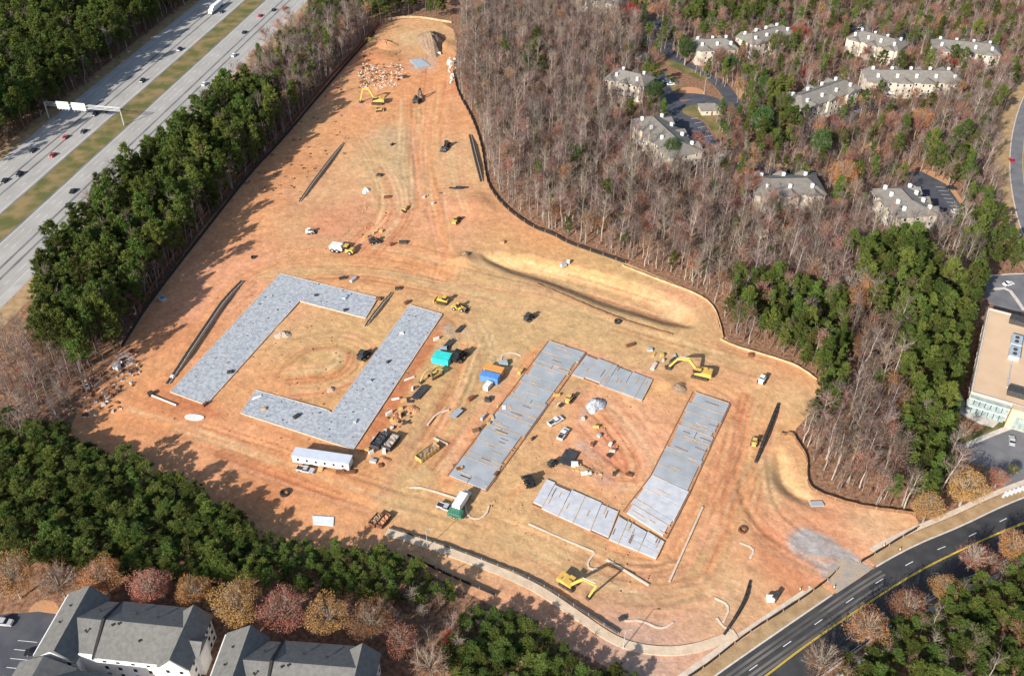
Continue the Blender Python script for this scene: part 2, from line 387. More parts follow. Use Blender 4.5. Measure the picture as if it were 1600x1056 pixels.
    def stretched(rot, sx, sy, det=5):
        mp = nn.new('ShaderNodeMapping'); mp.inputs['Rotation'].default_value = (0, 0, rot); mp.inputs['Scale'].default_value = (sx, sy, 1)
        l.new(g.outputs['Position'], mp.inputs[0]); t = nn.new('ShaderNodeTexNoise'); t.inputs['Scale'].default_value = 1; t.inputs['Detail'].default_value = det
        t.inputs['Distortion'].default_value = .8
        l.new(mp.outputs[0], t.inputs['Vector']); return t.outputs['Fac']
    s1 = stretched(0, .12, .12, 8); s3 = stretched(0, .5, .5, 8); s4 = stretched(.6, 1.4, 2.2, 6)
    def gain(sock, lo, hi):
        mr = nn.new('ShaderNodeMapRange'); mr.inputs[1].default_value = .32; mr.inputs[2].default_value = .68; mr.inputs[3].default_value = lo; mr.inputs[4].default_value = hi
        l.new(sock, mr.inputs[0]); return mr.outputs[0]
    mm = None
    for sck in (gain(s1, .95, 1.05), gain(s3, .84, 1.14), gain(s4, .92, 1.07)):
        if mm is None: mm = sck
        else:
            q = nn.new('ShaderNodeMath'); q.operation = 'MULTIPLY'; l.new(mm, q.inputs[0]); l.new(sck, q.inputs[1]); mm = q.outputs[0]
    vm = nn.new('ShaderNodeVectorMath'); vm.operation = 'SCALE'; l.new(ca.outputs[0], vm.inputs[0]); l.new(mm, vm.inputs['Scale']); l.new(vm.outputs[0], bs.inputs['Base Color'])
    tb = nn.new('ShaderNodeTexNoise'); tb.inputs['Scale'].default_value = 1.1; tb.inputs['Detail'].default_value = 6; l.new(g.outputs['Position'], tb.inputs['Vector'])
    bp = nn.new('ShaderNodeBump'); bp.inputs['Strength'].default_value = .35; bp.inputs['Distance'].default_value = .35; l.new(tb.outputs['Fac'], bp.inputs['Height']); l.new(bp.outputs[0], bs.inputs['Normal'])
    me.materials.append(m)
    for p in me.polygons: pass
    me.shade_smooth()
    o = bpy.data.objects.new('construction_site', me); C.objects.link(o); o['kind'] = 'structure'
    # forest floor: one sheet to the horizon with an opening for the site, edge vertices shared
    big = [Vector((-5000, -200)), Vector((5000, -200)), Vector((5000, 9000)), Vector((-5000, 9000))]
    v, e, f, _, _, _ = geometry.delaunay_2d_cdt(pts + big, edges + [(n, n + 1), (n + 1, n + 2), (n + 2, n + 3), (n + 3, n)], [], 1, 1e-4)
    V = np.array([(p.x, p.y) for p in v]); F = np.array([t for t in f if len(t) == 3]); cen = V[F].mean(1)
    F = F[~inpoly(cen[:, 0], cen[:, 1], SITE)]
    me = bpy.data.meshes.new('ground'); me.from_pydata(np.c_[V, np.zeros(len(V))].tolist(), [], F.tolist()); me.update()
    me.materials.append(M['litter']); o = bpy.data.objects.new('ground', me); C.objects.link(o); o['kind'] = 'structure'
def ruts():
    """pairs of wheel ruts and scraper strokes that wander along the haul ways"""
    r = random.Random(5); out = []
    flows = [[(690,60),(690,150),(668,230),(680,320),(700,400),(690,440)],[(300,520),(380,430),(470,400),(600,400),(700,430)],[(420,430),(560,420),(700,450),(830,470),(960,510),(1060,540),(1180,575)],[(180,640),(280,670),(400,710),(540,760),(640,790),(760,820)],
      [(700,480),(740,560),(700,640),(650,720),(620,780)],[(640,790),(740,820),(860,870),(960,930),(1080,930),(1130,850),(1150,740),(1190,620)],[(740,400),(850,425),(960,455),(1060,490)],[(1190,620),(1170,700),(1180,800),(1260,860),(1330,880)],[(560,200),(600,260),(620,330),(560,390)],[(640,140),(640,240),(650,330)],
      [(430,590),(480,540),(560,540),(540,590),(450,600)],[(900,620),(960,680),(1000,760),(920,700)],[(760,520),(720,620),(680,700)],[(1100,600),(1170,640),(1140,760),(1070,880)],[(830,560),(770,640),(700,740)],[(900,860),(1000,900),(1080,880)]]
    for f in flows:
        base = resample(smooth(GP(f), 2), 4.0)
        for q in range(22):
            a = r.randint(0, max(0, len(base) - 5)); b = min(len(base), a + r.randint(5, 22)); off = r.gauss(0, 5.5); seg = base[a:b]
            if len(seg) < 3: continue
            drift = r.uniform(-.25, .25); ln = offsets(seg, off); ln = [(p[0] + drift * i, p[1] - drift * .5 * i) for i, p in enumerate(ln)]
            kc = r.choice(['0.80', '0.72', '1.16', 'r', 'p', 'l', 'o', '1.12', '0.86'])
            for dd in ((-1.1, 1.1) if r.random() < .6 else (0,)): out.append((kc, r.uniform(.45, .9), r.uniform(.35, .85), offsets(ln, dd)))
    return out
ZONES = [(640,270,38,'t',.9),(620,240,30,'l',.5),(600,215,10,'g',.45),(560,330,34,'p',.6),(520,345,16,'r',.35),(700,340,18,'p',.7),(735,330,10,'r',.3),
 (680,200,16,'o',.8),(650,130,22,'o',.8),(668,60,30,'t',.6),(640,60,12,'l',.6),(700,90,12,'o',.6),(900,440,24,'t',.9),(980,470,26,'t',.9),(820,415,22,'t',.9),(1060,500,14,'t',.8),
 (920,400,18,'y',.6),(850,378,16,'o',.8),(1060,465,12,'p',.7),(900,490,22,'t',.8),(840,470,14,'p',.8),(780,520,32,'t',.9),(690,620,30,'t',.9),(730,560,22,'t',.9),(650,680,22,'t',.8),
 (480,560,30,'y',.9),(520,530,22,'t',.8),(560,560,10,'y',.6),(430,600,12,'o',.6),(450,490,16,'p',.4),(330,570,16,'p',.7),(280,520,14,'r',.5),(240,600,18,'o',.9),(300,660,24,'o',.9),(420,700,24,'o',.8),
 (350,690,16,'p',.5),(560,740,26,'o',.8),(480,760,18,'o',.7),(640,560,9,'r',.6),(610,610,9,'r',.7),(590,660,8,'r',.6),(700,500,8,'r',.6),(250,625,9,'r',.8),(300,640,8,'r',.7),
 (980,690,18,'p',.95),(1000,670,10,'l',.5),(960,720,12,'p',.7),(940,650,9,'o',.7),(1000,760,16,'o',.8),(1060,560,24,'t',.6),(1180,600,20,'p',.4),(1150,740,22,'p',.6),(1190,760,16,'o',.6),
 (1230,640,14,'y',.6),(1235,620,12,'l',.35),(1130,820,24,'o',.8),(1180,860,22,'p',.6),(1200,880,14,'r',.35),(1060,870,14,'o',.7),(880,860,26,'t',.7),(780,830,26,'t',.7),(1100,940,22,'t',.5),(1040,960,16,'o',.6),
 (960,980,16,'r',.25),(1150,930,12,'l',.3),(1340,830,18,'p',.8),(1400,820,12,'l',.5),(1290,800,10,'r',.6),(1230,780,9,'r',.5),(1350,820,9,'l',.5),(1220,740,12,'t',.7),(1245,770,10,'l',.4),(1260,850,14,'p',.6),
 (700,940,14,'p',.6),(820,960,14,'p',.7),(900,1000,12,'p',.6),(1020,1045,22,'g',.5),(1080,1040,12,'p',.4),
 (380,420,20,'p',.7),(300,480,16,'p',.5),(560,200,20,'o',.5),(480,260,16,'r',.3),(600,100,16,'r',.45),(570,90,12,'r',.5),(430,770,10,'r',.5),(200,690,12,'r',.4),(180,640,14,'o',.7)]
POLYS = [('g', [(1224,832),(1250,822),(1290,838),(1326,862),(1362,886),(1312,928),(1290,905),(1262,880),(1236,862)], 1.1, 2.5), ('g', [(684,505),(700,500),(712,515),(735,512),(738,525),(722,532),(706,525),(690,518)], .9, 1.5), ('g', [(905,640),(918,634),(912,660),(900,668)], .8, 1.5),
 ('g', [(898,690),(925,690),(950,712),(955,728),(935,722),(910,705)], .8, 2), ('g', [(925,738),(945,738),(960,750),(945,758),(925,748)], .8, 2), ('g', [(175,560),(190,550),(212,555),(205,570),(180,580)], .8, 2), ('g', [(690,85),(640,90),(640,110),(680,112)], .5, 4), ('l', [(960,660),(1000,660),(1015,690),(985,700)], .7, 4), ('p', [(930,660),(1020,660),(1030,730),(960,730)], .8, 5),
 ('r', [(1180,815),(1215,830),(1245,895),(1290,905),(1250,940),(1200,900)], .45, 4), ('t', [(1195,720),(1215,712),(1245,745),(1262,775),(1235,775),(1205,750)], .7, 4), ('r', [(692,490),(706,498),(574,712),(556,702)], .8, 1.6), ('o', [(842,530),(857,534),(701,746),(686,738)], .8, 2), ('p', [(862,526),(1028,588),(1024,594),(858,533)], .8, 2), ('r', [(256,618),(268,612),(328,634),(360,650),(340,660)], .8, 2), ('o', [(1140,632),(1150,640),(1042,880),(1030,872)], .7, 3), ('r', [(832,792),(842,796),(1028,876),(1020,886)], .45, 3), ('p', [(890,600),(1010,630),(1075,640),(985,790),(960,790),(860,740)], .5, 6), ('r', [(1220,775),(1260,795),(1330,808),(1360,815),(1280,805)], .6, 3), ('g', [(600,190),(655,215),(655,320),(610,330),(590,260)], .35, 8), ('t', [(570,200),(655,190),(655,330),(560,340)], .8, 8)]
TRACKS = [('o',9,.9,[(690,60),(690,150),(668,230),(680,320),(700,400),(690,440)]),('p',3,.6,[(668,180),(660,260),(668,330),(690,400)]),('p',3,.6,[(700,180),(690,260),(700,330)]),
 ('t',12,.8,[(420,430),(560,420),(700,450),(830,470),(960,510),(1060,540),(1180,575)]),('o',5,.6,[(300,520),(380,430),(470,400),(600,400),(700,430)]),
 ('o',10,.7,[(180,640),(280,670),(400,710),(540,760),(640,790),(760,820)]),('l',2.2,.5,[(200,640),(300,665),(420,715),(560,765),(660,800)]),('r',1.6,.35,[(190,650),(290,690),(420,735),(540,780)]),
 ('t',16,.8,[(700,480),(740,560),(700,640),(650,720),(620,780)]),('l',2,.4,[(730,500),(760,560),(700,680),(640,760)]),('t',6,.6,[(820,500),(760,600),(700,700),(660,740)]),
 ('t',14,.7,[(640,790),(740,820),(860,870),(960,930),(1080,930),(1130,850),(1150,740),(1190,620)]),('p',1.8,.6,[(820,870),(930,920),(1030,945),(1110,910),(1160,840)]),('r',1.4,.35,[(850,890),(950,940),(1050,955),(1130,905)]),('l',1.6,.5,[(800,850),(900,890),(1000,925),(1090,905),(1130,830),(1160,720)]),
 ('p',8,.5,[(1170,620),(1150,700),(1140,780),(1120,850)]),('o',2,.6,[(1200,610),(1185,690),(1160,780),(1170,840),(1260,870),(1330,880)]),
 ('o',7,.8,[(690,770),(800,600),(830,560)]),('r',1.6,.5,[(695,760),(840,560)]),('r',2.2,.5,[(560,700),(640,590),(700,500)]),('p',2,.5,[(420,560),(500,540),(560,560),(520,600),(440,600)]),('r',1.4,.3,[(430,580),(470,545),(540,540)]),
 ('r',1.6,.45,[(258,625),(320,648),(360,660)]),('r',2.0,.5,[(380,655),(470,690),(550,715)]),('r',1.8,.5,[(875,620),(990,650),(1070,670)]),('r',1.4,.45,[(940,650),(1010,665),(1040,690)]),('l',3,.5,[(740,410),(900,440),(1060,490)]),('y',3,.5,[(780,390),(900,420),(1040,470)]),
 ('r',2,.4,[(1190,820),(1230,850),(1250,900)]),('p',2.4,.5,[(1100,610),(1180,640),(1150,760),(1060,900)]),('t',2.6,.6,[(1140,650),(1110,750),(1060,880)]),('o',3,.6,[(790,780),(880,720),(900,640)]),('r',1.5,.4,[(830,740),(890,740),(960,790)])]
build_ground()

# ------------------------------------------------------------------ highway
HA = R(79.8); HD = Vector((math.cos(HA), math.sin(HA))); HN = Vector((-HD.y, HD.x))
def hw(n, d): p = HN * n + HD * d; return (p.x, p.y)
def hstrip(name, n0, n1, z, m, d0=-200, d1=2600): return sheet(name, [hw(n0, d0), hw(n0, d1), hw(n1, d1), hw(n1, d0)], z, m)
hstrip('highway_verge', 238, 246, .012, M['verge'])
hstrip('far_highway_verge', 315.5, 324, .012, M['verge'])
hstrip('highway_carriageway', 245.7, 273.3, .02, M['concrete_road'])
hstrip('far_highway_carriageway', 286.8, 316, .02, M['concrete_road'])
hstrip('highway_median', 273.3, 286.8, .016, M['grass'])
hstrip('highway_shoulder', 245.7, 249.6, .026, M['asphalt_shoulder'])
hstrip('far_highway_shoulder', 312.4, 316, .026, M['asphalt_shoulder'])
for nm, n0, n1 in (('lane_wear', 256.9, 258.1), ('lane_wear', 261.4, 262.6), ('lane_wear', 296.2, 297.3), ('lane_wear', 301.2, 302.4), ('lane_wear', 273.0, 273.9), ('lane_wear', 286.3, 287.0)):
    hstrip(nm, n0, n1, .03, M['seam'])
wear = mat('lane_stain', (.29, .275, .255), (.36, .34, .312), scale=.06, rough=.85, world_space=True, detail=8, p1=.3, p2=.6)
for n0 in (251.0, 254.8, 259.2, 263.5, 267.2, 270.4, 289.4, 293.2, 298.6, 303.4, 306.6, 310.2):
    hstrip('lane_stain', n0 - .35, n0 + .45, .028, wear); hstrip('lane_stain', n0 + .95, n0 + 1.65, .028, wear)
for n0 in (249.8, 272.2, 288.1, 312.2):
    hstrip('lane_line', n0, n0 + .16, .034, M['paint_white'])
k = 0
for n0 in (253.4, 265.9, 269.3, 291.6, 305.2, 308.8):
    mb = MB()
    for i in range(70):
        d0 = 230 + i * 12.2
        p = [hw(n0, d0), hw(n0, d0 + 3), hw(n0 + .16, d0 + 3), hw(n0 + .16, d0)]
        mb.add([(a, b, .034) for a, b in p], [(0, 1, 2, 3)])
    o = mb.build('lane_dashes', M['paint_white']); o['kind'] = 'structure'

# ------------------------------------------------------------------ curved road at the lower right
EDGE = smooth(GP([(1020,1130),(1115,1058),(1200,999),(1280,944),(1350,897),(1425,854),(1500,824),(1565,792),(1625,768),(1720,738),(1850,705)]), 2)
EDGE = resample(EDGE, 3.0)
YEL = resample(smooth(GP([(1110,1118),(1200,1053),(1250,1014),(1337,954),(1425,897),(1500,859),(1600,815),(1720,772),(1850,735)]), 2), 3.0)
RW = 15.2
E2 = offsets(EDGE, -RW)
def between(name, A, B, z, m):
    n = min(len(A), len(B)); return sheet(name, A[:n] + B[:n][::-1], z, m)
between('curved_road', EDGE, E2, .02, M['asphalt'])
AP = Vector(G(1333, 905))
def gapped(name, off, w, z, m, h, gap):
    seg = []; ln = offsets(EDGE, off)
    for p in ln + [None]:
        if p is not None and (Vector(p) - AP).length > gap: seg.append(p)
        elif seg:
            if len(seg) > 2: ribbon(name, seg, w, z, m, h=h)
            seg = []
gapped('kerb', .22, .45, .15, M['kerb'], .16, 8)
ribbon('kerb', offsets(EDGE, -RW - .22), .45, .15, M['kerb'], h=.16)
gapped('road_verge', 2.2, 3.4, .055, M['verge'], 0, 9)
gapped('sidewalk', 5.0, 1.7, .07, M['curb_new'], .08, 11)
sheet('gravel_apron', smooth(GP([(1290,890),(1318,866),(1345,882),(1368,884),(1352,897),(1322,917),(1302,930),(1300,910)]), 1, True), .05, M['gravel'])
ribbon('far_sidewalk', offsets(EDGE, -RW - 2.6), 1.5, .06, M['kerb'], h=.07)
for off in (-.14, .14):
    ribbon('centre_line', offsets(YEL, off), .17, .028, M['paint_yellow'])
Y3 = [p for p in YEL if p[0] > G(1480, 868)[0]]
Y4 = [(p[0] - (0.09 * i), p[1] - .075 * i - .0) for i, p in enumerate(Y3)]
ribbon('centre_line', Y4, .2, .031, M['paint_yellow'])
mb = MB()
for i in range(2, len(Y3) - 1, 2):
    a = Y3[i]; b = Y4[max(0, i - 1)]; mb.beam((a[0], a[1], .03), (b[0], b[1], .03), .25, .006)
o = mb.build('centre_hatching', M['paint_yellow']); o['kind'] = 'structure'
def dash_line(off, first, cycle, n, length=3.0, base=EDGE):
    ln = resample(offsets(base, off), 0.5)
    for i in range(n):
        a = int((first + i * cycle) / .5); b = a + int(length / .5)
        if b < len(ln): ribbon('lane_dash', ln[a:b + 1], .2, .03, M['paint_white'])
dash_line(-3.7, 6.0, 12.2, 17)
dash_line(-11.6, 9.0, 12.2, 17)
ribbon('edge_line', offsets(EDGE, -RW + .5), .14, .028, M['paint_white'])
# worn, dusty wheel paths near the site entrance
for off in (-1.6, -2.9, -4.9, -6.2):
    ln = [p for p in offsets(EDGE, off) if G(1130, 1056)[0] < p[0] < G(1385, 890)[0]]
    ribbon('dusty_wheel_path', ln, .7, .024, mat('dusty_asphalt', (.17, .15, .13), (.07, .065, .06), scale=.05, rough=.9, world_space=True, detail=4, p1=.4, p2=.65))

# ------------------------------------------------------------------ side road at the right edge
SR = resample(smooth(GP([(1640,430),(1606,370),(1590,310),(1584,255),(1590,200),(1606,150),(1640,95),(1720,30),(1800,-20)]), 2), 4)
ribbon('side_road', SR, 12.0, .02, M['asphalt_mid'], w2=10.0)
ribbon('side_road_verge', offsets(SR, 5.5), 7.0, .012, M['verge'])
ribbon('kerb', offsets(SR, 2.2), .4, .12, M['kerb'], h=.12)
ribbon('side_road_line', offsets(SR, -3.6), .2, .026, M['paint_yellow'])

# ------------------------------------------------------------------ car parks and lanes
def lot(name, px, m=None, z=.022): return sheet(name, GP(px), z, m or M['asphalt_lot'])
lot('apartment_car_park', [(1018,118),(1042,112),(1062,128),(1052,150),(1066,160),(1096,152),(1104,160),(1076,182),(1098,190),(1135,245),(1118,258),(1088,250),(1046,205),(1036,180),(1030,150)])
ribbon('apartment_lane', smooth(GP([(1050,152),(1085,150),(1120,158),(1140,175),(1150,190)]), 2), 8, .026, M['asphalt_lot'])
ribbon('apartment_lane', smooth(GP([(1150,190),(1148,160),(1125,130),(1095,112),(1060,96),(1035,72),(1020,40),(990,5),(960,-25)]), 2), 8, .03, M['asphalt_lot'])
lot('upper_car_park', [(985,60),(1030,85),(1060,70),(1075,45),(1050,25),(1010,30)], z=.034)
lot('upper_car_park', [(1078,44),(1180,30),(1230,38),(1230,28),(1160,20),(1078,34)], z=.03)
lot('east_car_park', [(1398,272),(1440,268),(1478,288),(1512,335),(1500,352),(1452,350),(1458,325),(1440,300),(1412,285)])
lot('middle_car_park', [(1165,255),(1285,268),(1292,285),(1160,276)])
lot('middle_car_park', [(1235,205),(1345,163),(1380,158),(1385,168),(1330,190),(1250,222)])
lot('north_car_park', [(1310,35),(1380,40),(1440,55),(1450,72),(1400,68),(1330,50)])
lot('office_car_park', [(1525,432),(1600,428),(1680,430),(1690,500),(1610,492),(1552,478),(1532,455)], M['asphalt_mid'])
lot('office_car_park', [(1502,702),(1592,665),(1660,640),(1720,690),(1640,745),(1560,735),(1515,722)], M['asphalt_mid'])
lot('office_driveway', [(1560,735),(1640,742),(1680,760),(1590,782),(1574,775)], M['asphalt_mid'], .026)
lot('office_lawn', [(1494,628),(1512,632),(1560,650),(1600,660),(1600,672),(1505,702),(1495,690),(1530,672),(1550,660),(1540,648),(1500,640)], M['grass'], .018)
lot('office_plaza', [(1487,618),(1500,612),(1510,632),(1552,645),(1562,658),(1552,668),(1530,662),(1490,640)], M['kerb'], .03)
ribbon('office_path', smooth(GP([(1500,700),(1540,682),(1592,662),(1580,650),(1510,628)]), 1), 1.8, .05, M['kerb'], h=.05)
ribbon('kerb', smooth(GP([(1525,432),(1600,427),(1680,428)]), 1), .6, .12, M['kerb'], h=.12)
ribbon('kerb', smooth(GP([(1552,452),(1575,450),(1590,470),(1600,485)]), 1), 1.4, .12, M['kerb'], h=.12)
for i in range(7):
    a = G(1566 + i * 6.5, 778 - i * 2.2); b = G(1573 + i * 6.5, 768 - i * 2.2)
    ribbon('crossing_bar', [a, b], .7, .16, M['paint_white'])
lot('apartment_drive', [(-60,965),(60,955),(95,960),(70,1000),(20,1080),(-60,1080)], M['asphalt_lot'])
for i in range(5):
    ribbon('bay_line', [G(28 + i * -6, 1000 + i * 14), G(58 - i * 6, 1003 + i * 14)], .15, .03, M['paint_white'])
for i in range(9):
    a = G(1092 + i * 5.2, 184 + i * 7.0); b = G(1080 + i * 5.2, 186 + i * 7.0); ribbon('bay_line', [a, b], .22, .03, M['paint_white'])
for i in range(8):
    a = G(1476 + i * 4.2, 293 + i * 6.0); b = G(1462 + i * 4.2, 292 + i * 6.0); ribbon('bay_line', [a, b], .2, .03, M['paint_white'])
for px, r in (((1020,122),0),):
    pass
def patch(name, px, m, z=.012): return sheet(name, smooth(GP(px), 2, True), z, m)
dirt_simple = mat('bare_red_soil', (.50, .24, .115), (.42, .24, .12), scale=.15, rough=.95, bump=.5, bscale=1.5, world_space=True, detail=8)
straw = mat('pine_straw', (.45, .26, .115), (.34, .20, .09), scale=.2, rough=.95, bump=.5, bscale=2, world_space=True, detail=8)
for px in ([(980,0),(1010,18),(1035,25),(1040,15),(1010,0),(1000,-15)], [(1060,138),(1085,135),(1105,145),(1085,153),(1062,150)], [(1150,232),(1195,230),(1200,250),(1290,262),(1280,270),(1150,255)],
           [(1405,25),(1500,22),(1560,45),(1550,52),(1480,40),(1410,40)], [(1160,15),(1230,22),(1225,35),(1165,22)], [(1440,262),(1480,275),(1520,340),(1510,350),(1470,295),(1440,275)], [(1345,220),(1390,235),(1370,245),(1340,238)], [(1155,125),(1168,110),(1160,160),(1145,165)],
           [(1230,190),(1240,160),(1250,190)], [(1285,180),(1320,178),(1300,195)]):
    patch('bare_soil_patch', px, dirt_simple)
for px in ([(1030,95),(1048,92),(1080,108),(1110,122),(1100,128),(1060,110)], [(1036,112),(1052,116),(1062,138),(1052,146),(1044,128)], [(1062,170),(1090,162),(1120,172),(1135,200),(1118,215),(1100,185),(1072,182)]):
    patch('island_lawn', px, M['grass'], .04)
for px in ([(60,935),(95,940),(85,985),(60,975),(40,958)],):
    patch('mulch_bed', px, dirt_simple)
# ------------------------------------------------------------------ tree meshes (shared by all copies)
def tri_cloud(centers, dirs, length, width, seed):
    """thin blades: one triangle each, base at centre, pointing along dir"""
    r = np.random.default_rng(seed); n = len(centers)
    d = dirs / (np.linalg.norm(dirs, axis=1, keepdims=True) + 1e-9)
    s = np.cross(d, r.normal(size=(n, 3))); s /= (np.linalg.norm(s, axis=1, keepdims=True) + 1e-9)
    L = length * r.uniform(.6, 1.25, (n, 1)); W = width * r.uniform(.6, 1.2, (n, 1))
    v = np.stack([centers - s * W / 2, centers + s * W / 2, centers + d * L], 1).reshape(-1, 3)
    return v
def mesh_from(name, vtri, mb=None, m1=None, m2=None):
    """triangle soup + MB solids in one mesh (two material slots)"""
    vs = []; fs = []; mi = []
    if mb is not None:
        vs += mb.v; fs += mb.f; mi += [0] * len(mb.f)
    if vtri is not None:
        o = len(vs); vs += [tuple(p) for p in vtri.tolist()]; k = len(vtri) // 3
        fs += [(o + 3 * i, o + 3 * i + 1, o + 3 * i + 2) for i in range(k)]; mi += [1] * k
    me = bpy.data.meshes.new(name); me.from_pydata(vs, [], fs); me.update()
    if m1: me.materials.append(m1)
    if m2: me.materials.append(m2)
    if m1 and m2: me.polygons.foreach_set('material_index', mi)
    return me
def pine_parts(seed, H=15.0, Rad=2.5, base=.38, tufts=120, per=13, dense=1.0, point=.66):
    r = np.random.default_rng(seed)
    tr = MB(); pts = [(0, 0, 0)]
    for i in range(1, 5): pts.append((r.normal() * .12 * i, r.normal() * .12 * i, H * .93 * i / 4))
    rad = [.24, .19, .14, .09, .03]
    for i in range(4): tr.tube(pts[i], pts[i + 1], rad[i], rad[i + 1], 6, caps=False)
    # limbs carry clumps of needles; clumps are uneven so that gaps stay open
    limbs = []; nl = int(30 * dense)
    for i in range(nl):
        t = base + (1 - base) * ((i + r.uniform(0, 1)) / nl); u = (t - base) / (1 - base)
        prof = (math.sin(math.pi * min(1, u * .80 + .20)) ** .8) * (1 - point * u) * (1.15 + .25 * point)
        a = i * 2.4 + r.uniform(-.6, .6); L = Rad * prof * r.uniform(.6, 1.2)
        p0 = np.array((0, 0, H * t * .97)); dirn = np.array((math.cos(a), math.sin(a), .28 + .5 * u))
        p1 = p0 + dirn * L
        limbs.append((p0, p1, u))
        if i % 2 == 0: tr.tube(p0, p1, .055, .015, 3, caps=False)
    cs = []; ds = []
    for p0, p1, u in limbs:
        k = max(2, int(tufts / nl * r.uniform(.6, 1.5)))
        for j in range(k):
            s = r.uniform(.45, 1.05); c = p0 * (1 - s) + p1 * s + r.normal(size=3) * (.30, .30, .22)
            dd = r.normal(size=(per, 3)); dd[:, 2] = np.abs(dd[:, 2]) * .9 + .15
            out = np.array((c[0], c[1], 0)); dd += out / (np.linalg.norm(out) + .3) * .7
            cs.append(c + r.normal(size=(per, 3)) * .20); ds.append(dd)
    top = np.array((pts[4][0], pts[4][1], H * .95))
    for j in range(5):
        dd = r.normal(size=(per, 3)); dd[:, 2] += 1.2; cs.append(top + r.normal(size=(per, 3)) * .3); ds.append(dd)
    v = tri_cloud(np.concatenate(cs), np.concatenate(ds), .72, .27, seed)
    return tr, v
def bare_parts(seed, H=18.0, leaves=50, spread=1.0, lsize=.34):
    r = np.random.default_rng(seed); tr = MB(); cr = MB(); pts = [np.zeros(3)]
    lean = r.normal(size=2) * .05
    for i in range(1, 6): pts.append(np.array((lean[0] * H * i / 5 + r.normal() * .16, lean[1] * H * i / 5 + r.normal() * .16, H * .92 * i / 5)))
    rad = [.30, .26, .21, .155, .10, .035]
    for i in range(5): tr.tube(pts[i], pts[i + 1], rad[i], rad[i + 1], 5, caps=False)
    tw_c = []; tw_d = []; lc = []
    nb = int(15 * spread) + 3
    for i in range(nb):
        t = r.uniform(.36, .97); k = min(4, int(t * 5)); p0 = pts[k] * (1 - (t * 5 - k)) + pts[k + 1] * (t * 5 - k) if t < .98 else pts[5]
        a = i * 2.4 + r.uniform(-.5, .5); L = (1.2 - t) * 4.6 * r.uniform(.7, 1.3) * spread + .6
        d = np.array((math.cos(a), math.sin(a), r.uniform(.7, 1.5))); d /= np.linalg.norm(d)
        p1 = p0 + d * L * .55; p2 = p1 + (d + r.normal(size=3) * .3) * L * .5
        cr.tube(p0, p1, .075, .05, 3, caps=False); cr.tube(p1, p2, .05, .015, 3, caps=False)
        for j in range(10):
            s = r.uniform(.15, 1.0); c = p0 + (p2 - p0) * s
            dd = d + r.normal(size=3) * .65; dd[2] += .35
            tw_c.append(c); tw_d.append(dd)
            if j % 3 == 0:
                tw_c.append(c + dd * .8); tw_d.append(dd + r.normal(size=3) * .6)
            lc.append(c + r.normal(size=3) * .5)
    tw = tri_cloud(np.array(tw_c), np.array(tw_d), 1.9, .085, seed)
    lv = None
    if leaves:
        lc = np.array(lc); idx = r.integers(0, len(lc), leaves); c = lc[idx] + r.normal(size=(leaves, 3)) * .5
        lv = tri_cloud(c, r.normal(size=(leaves, 3)), lsize, lsize * .9, seed + 1)
    return tr, cr, tw, lv
def round_parts(seed, H=10.0, Rad=4.0, n=1500, bare_top=.55, size=.42, z0=.28):
    """broad deciduous crown: leaves thick low down and outside, thinning to grey twigs at the top"""
    r = np.random.default_rng(seed); tr = MB(); cr = MB()
    tr.tube((0, 0, 0), (0, 0, H * .35), .26, .2, 6, caps=False); tr.tube((0, 0, H * .35), (.1, .1, H * .8), .2, .05, 5, caps=False)
    tc = []; td = []
    for i in range(46):
        a = i * 2.4; el = r.uniform(.25, 1.35); d = np.array((math.cos(a) * math.cos(el), math.sin(a) * math.cos(el), math.sin(el)))
        p0 = np.array((0, 0, H * r.uniform(.28, .5))); L = r.uniform(.75, 1.0)
        p2 = p0 + d * np.array((Rad, Rad, H * .52)) * L
        cr.tube(p0, p0 * .45 + p2 * .55, .08, .05, 3, caps=False); cr.tube(p0 * .45 + p2 * .55, p2, .05, .012, 3, caps=False)
        for j in range(48):
            s = r.uniform(.35, 1); c = p0 + (p2 - p0) * s; dd = d + r.normal(size=3) * .5; tc.append(c); td.append(dd)
    tw = tri_cloud(np.array(tc), np.array(td), 1.0, .05, seed)
    th = r.uniform(0, 2 * math.pi, n * 3); cz = r.uniform(-1, 1, n * 3); rr = r.uniform(.30, 1.0, n * 3) ** .6
    lump = 1 + .16 * np.sin(th * 3 + seed) + .12 * np.sin(th * 5 + cz * 4 + seed * 2)
    x = np.cos(th) * np.sqrt(1 - cz ** 2) * Rad * rr * lump; y = np.sin(th) * np.sqrt(1 - cz ** 2) * Rad * rr * lump
    z = H * (z0 + (1 - z0) * .5) + cz * H * (1 - z0) * .5 * rr
    keep = r.random(n * 3) < np.clip(1.0 - bare_top * (cz + .35), .10, 1)
    gap = fbm(th * 2.2 + 9, cz * 2.6 + 9, 1.0, seed, 2) > .30
    k = np.where(keep & gap)[0][:n]
    c = np.c_[x, y, z][k]
    lv = tri_cloud(c, r.normal(size=(len(c), 3)) + np.array((0, 0, .3)), size, size * .9, seed + 3)
    return tr, cr, tw, lv
def merge(mb, tri):
    o = MB(); o.v = list(mb.v); o.f = list(mb.f)
    if tri is not None:
        k = len(o.v); o.v += [tuple(p) for p in tri.tolist()]; o.f += [(k + 3 * i, k + 3 * i + 1, k + 3 * i + 2) for i in range(len(tri) // 3)]
    return o

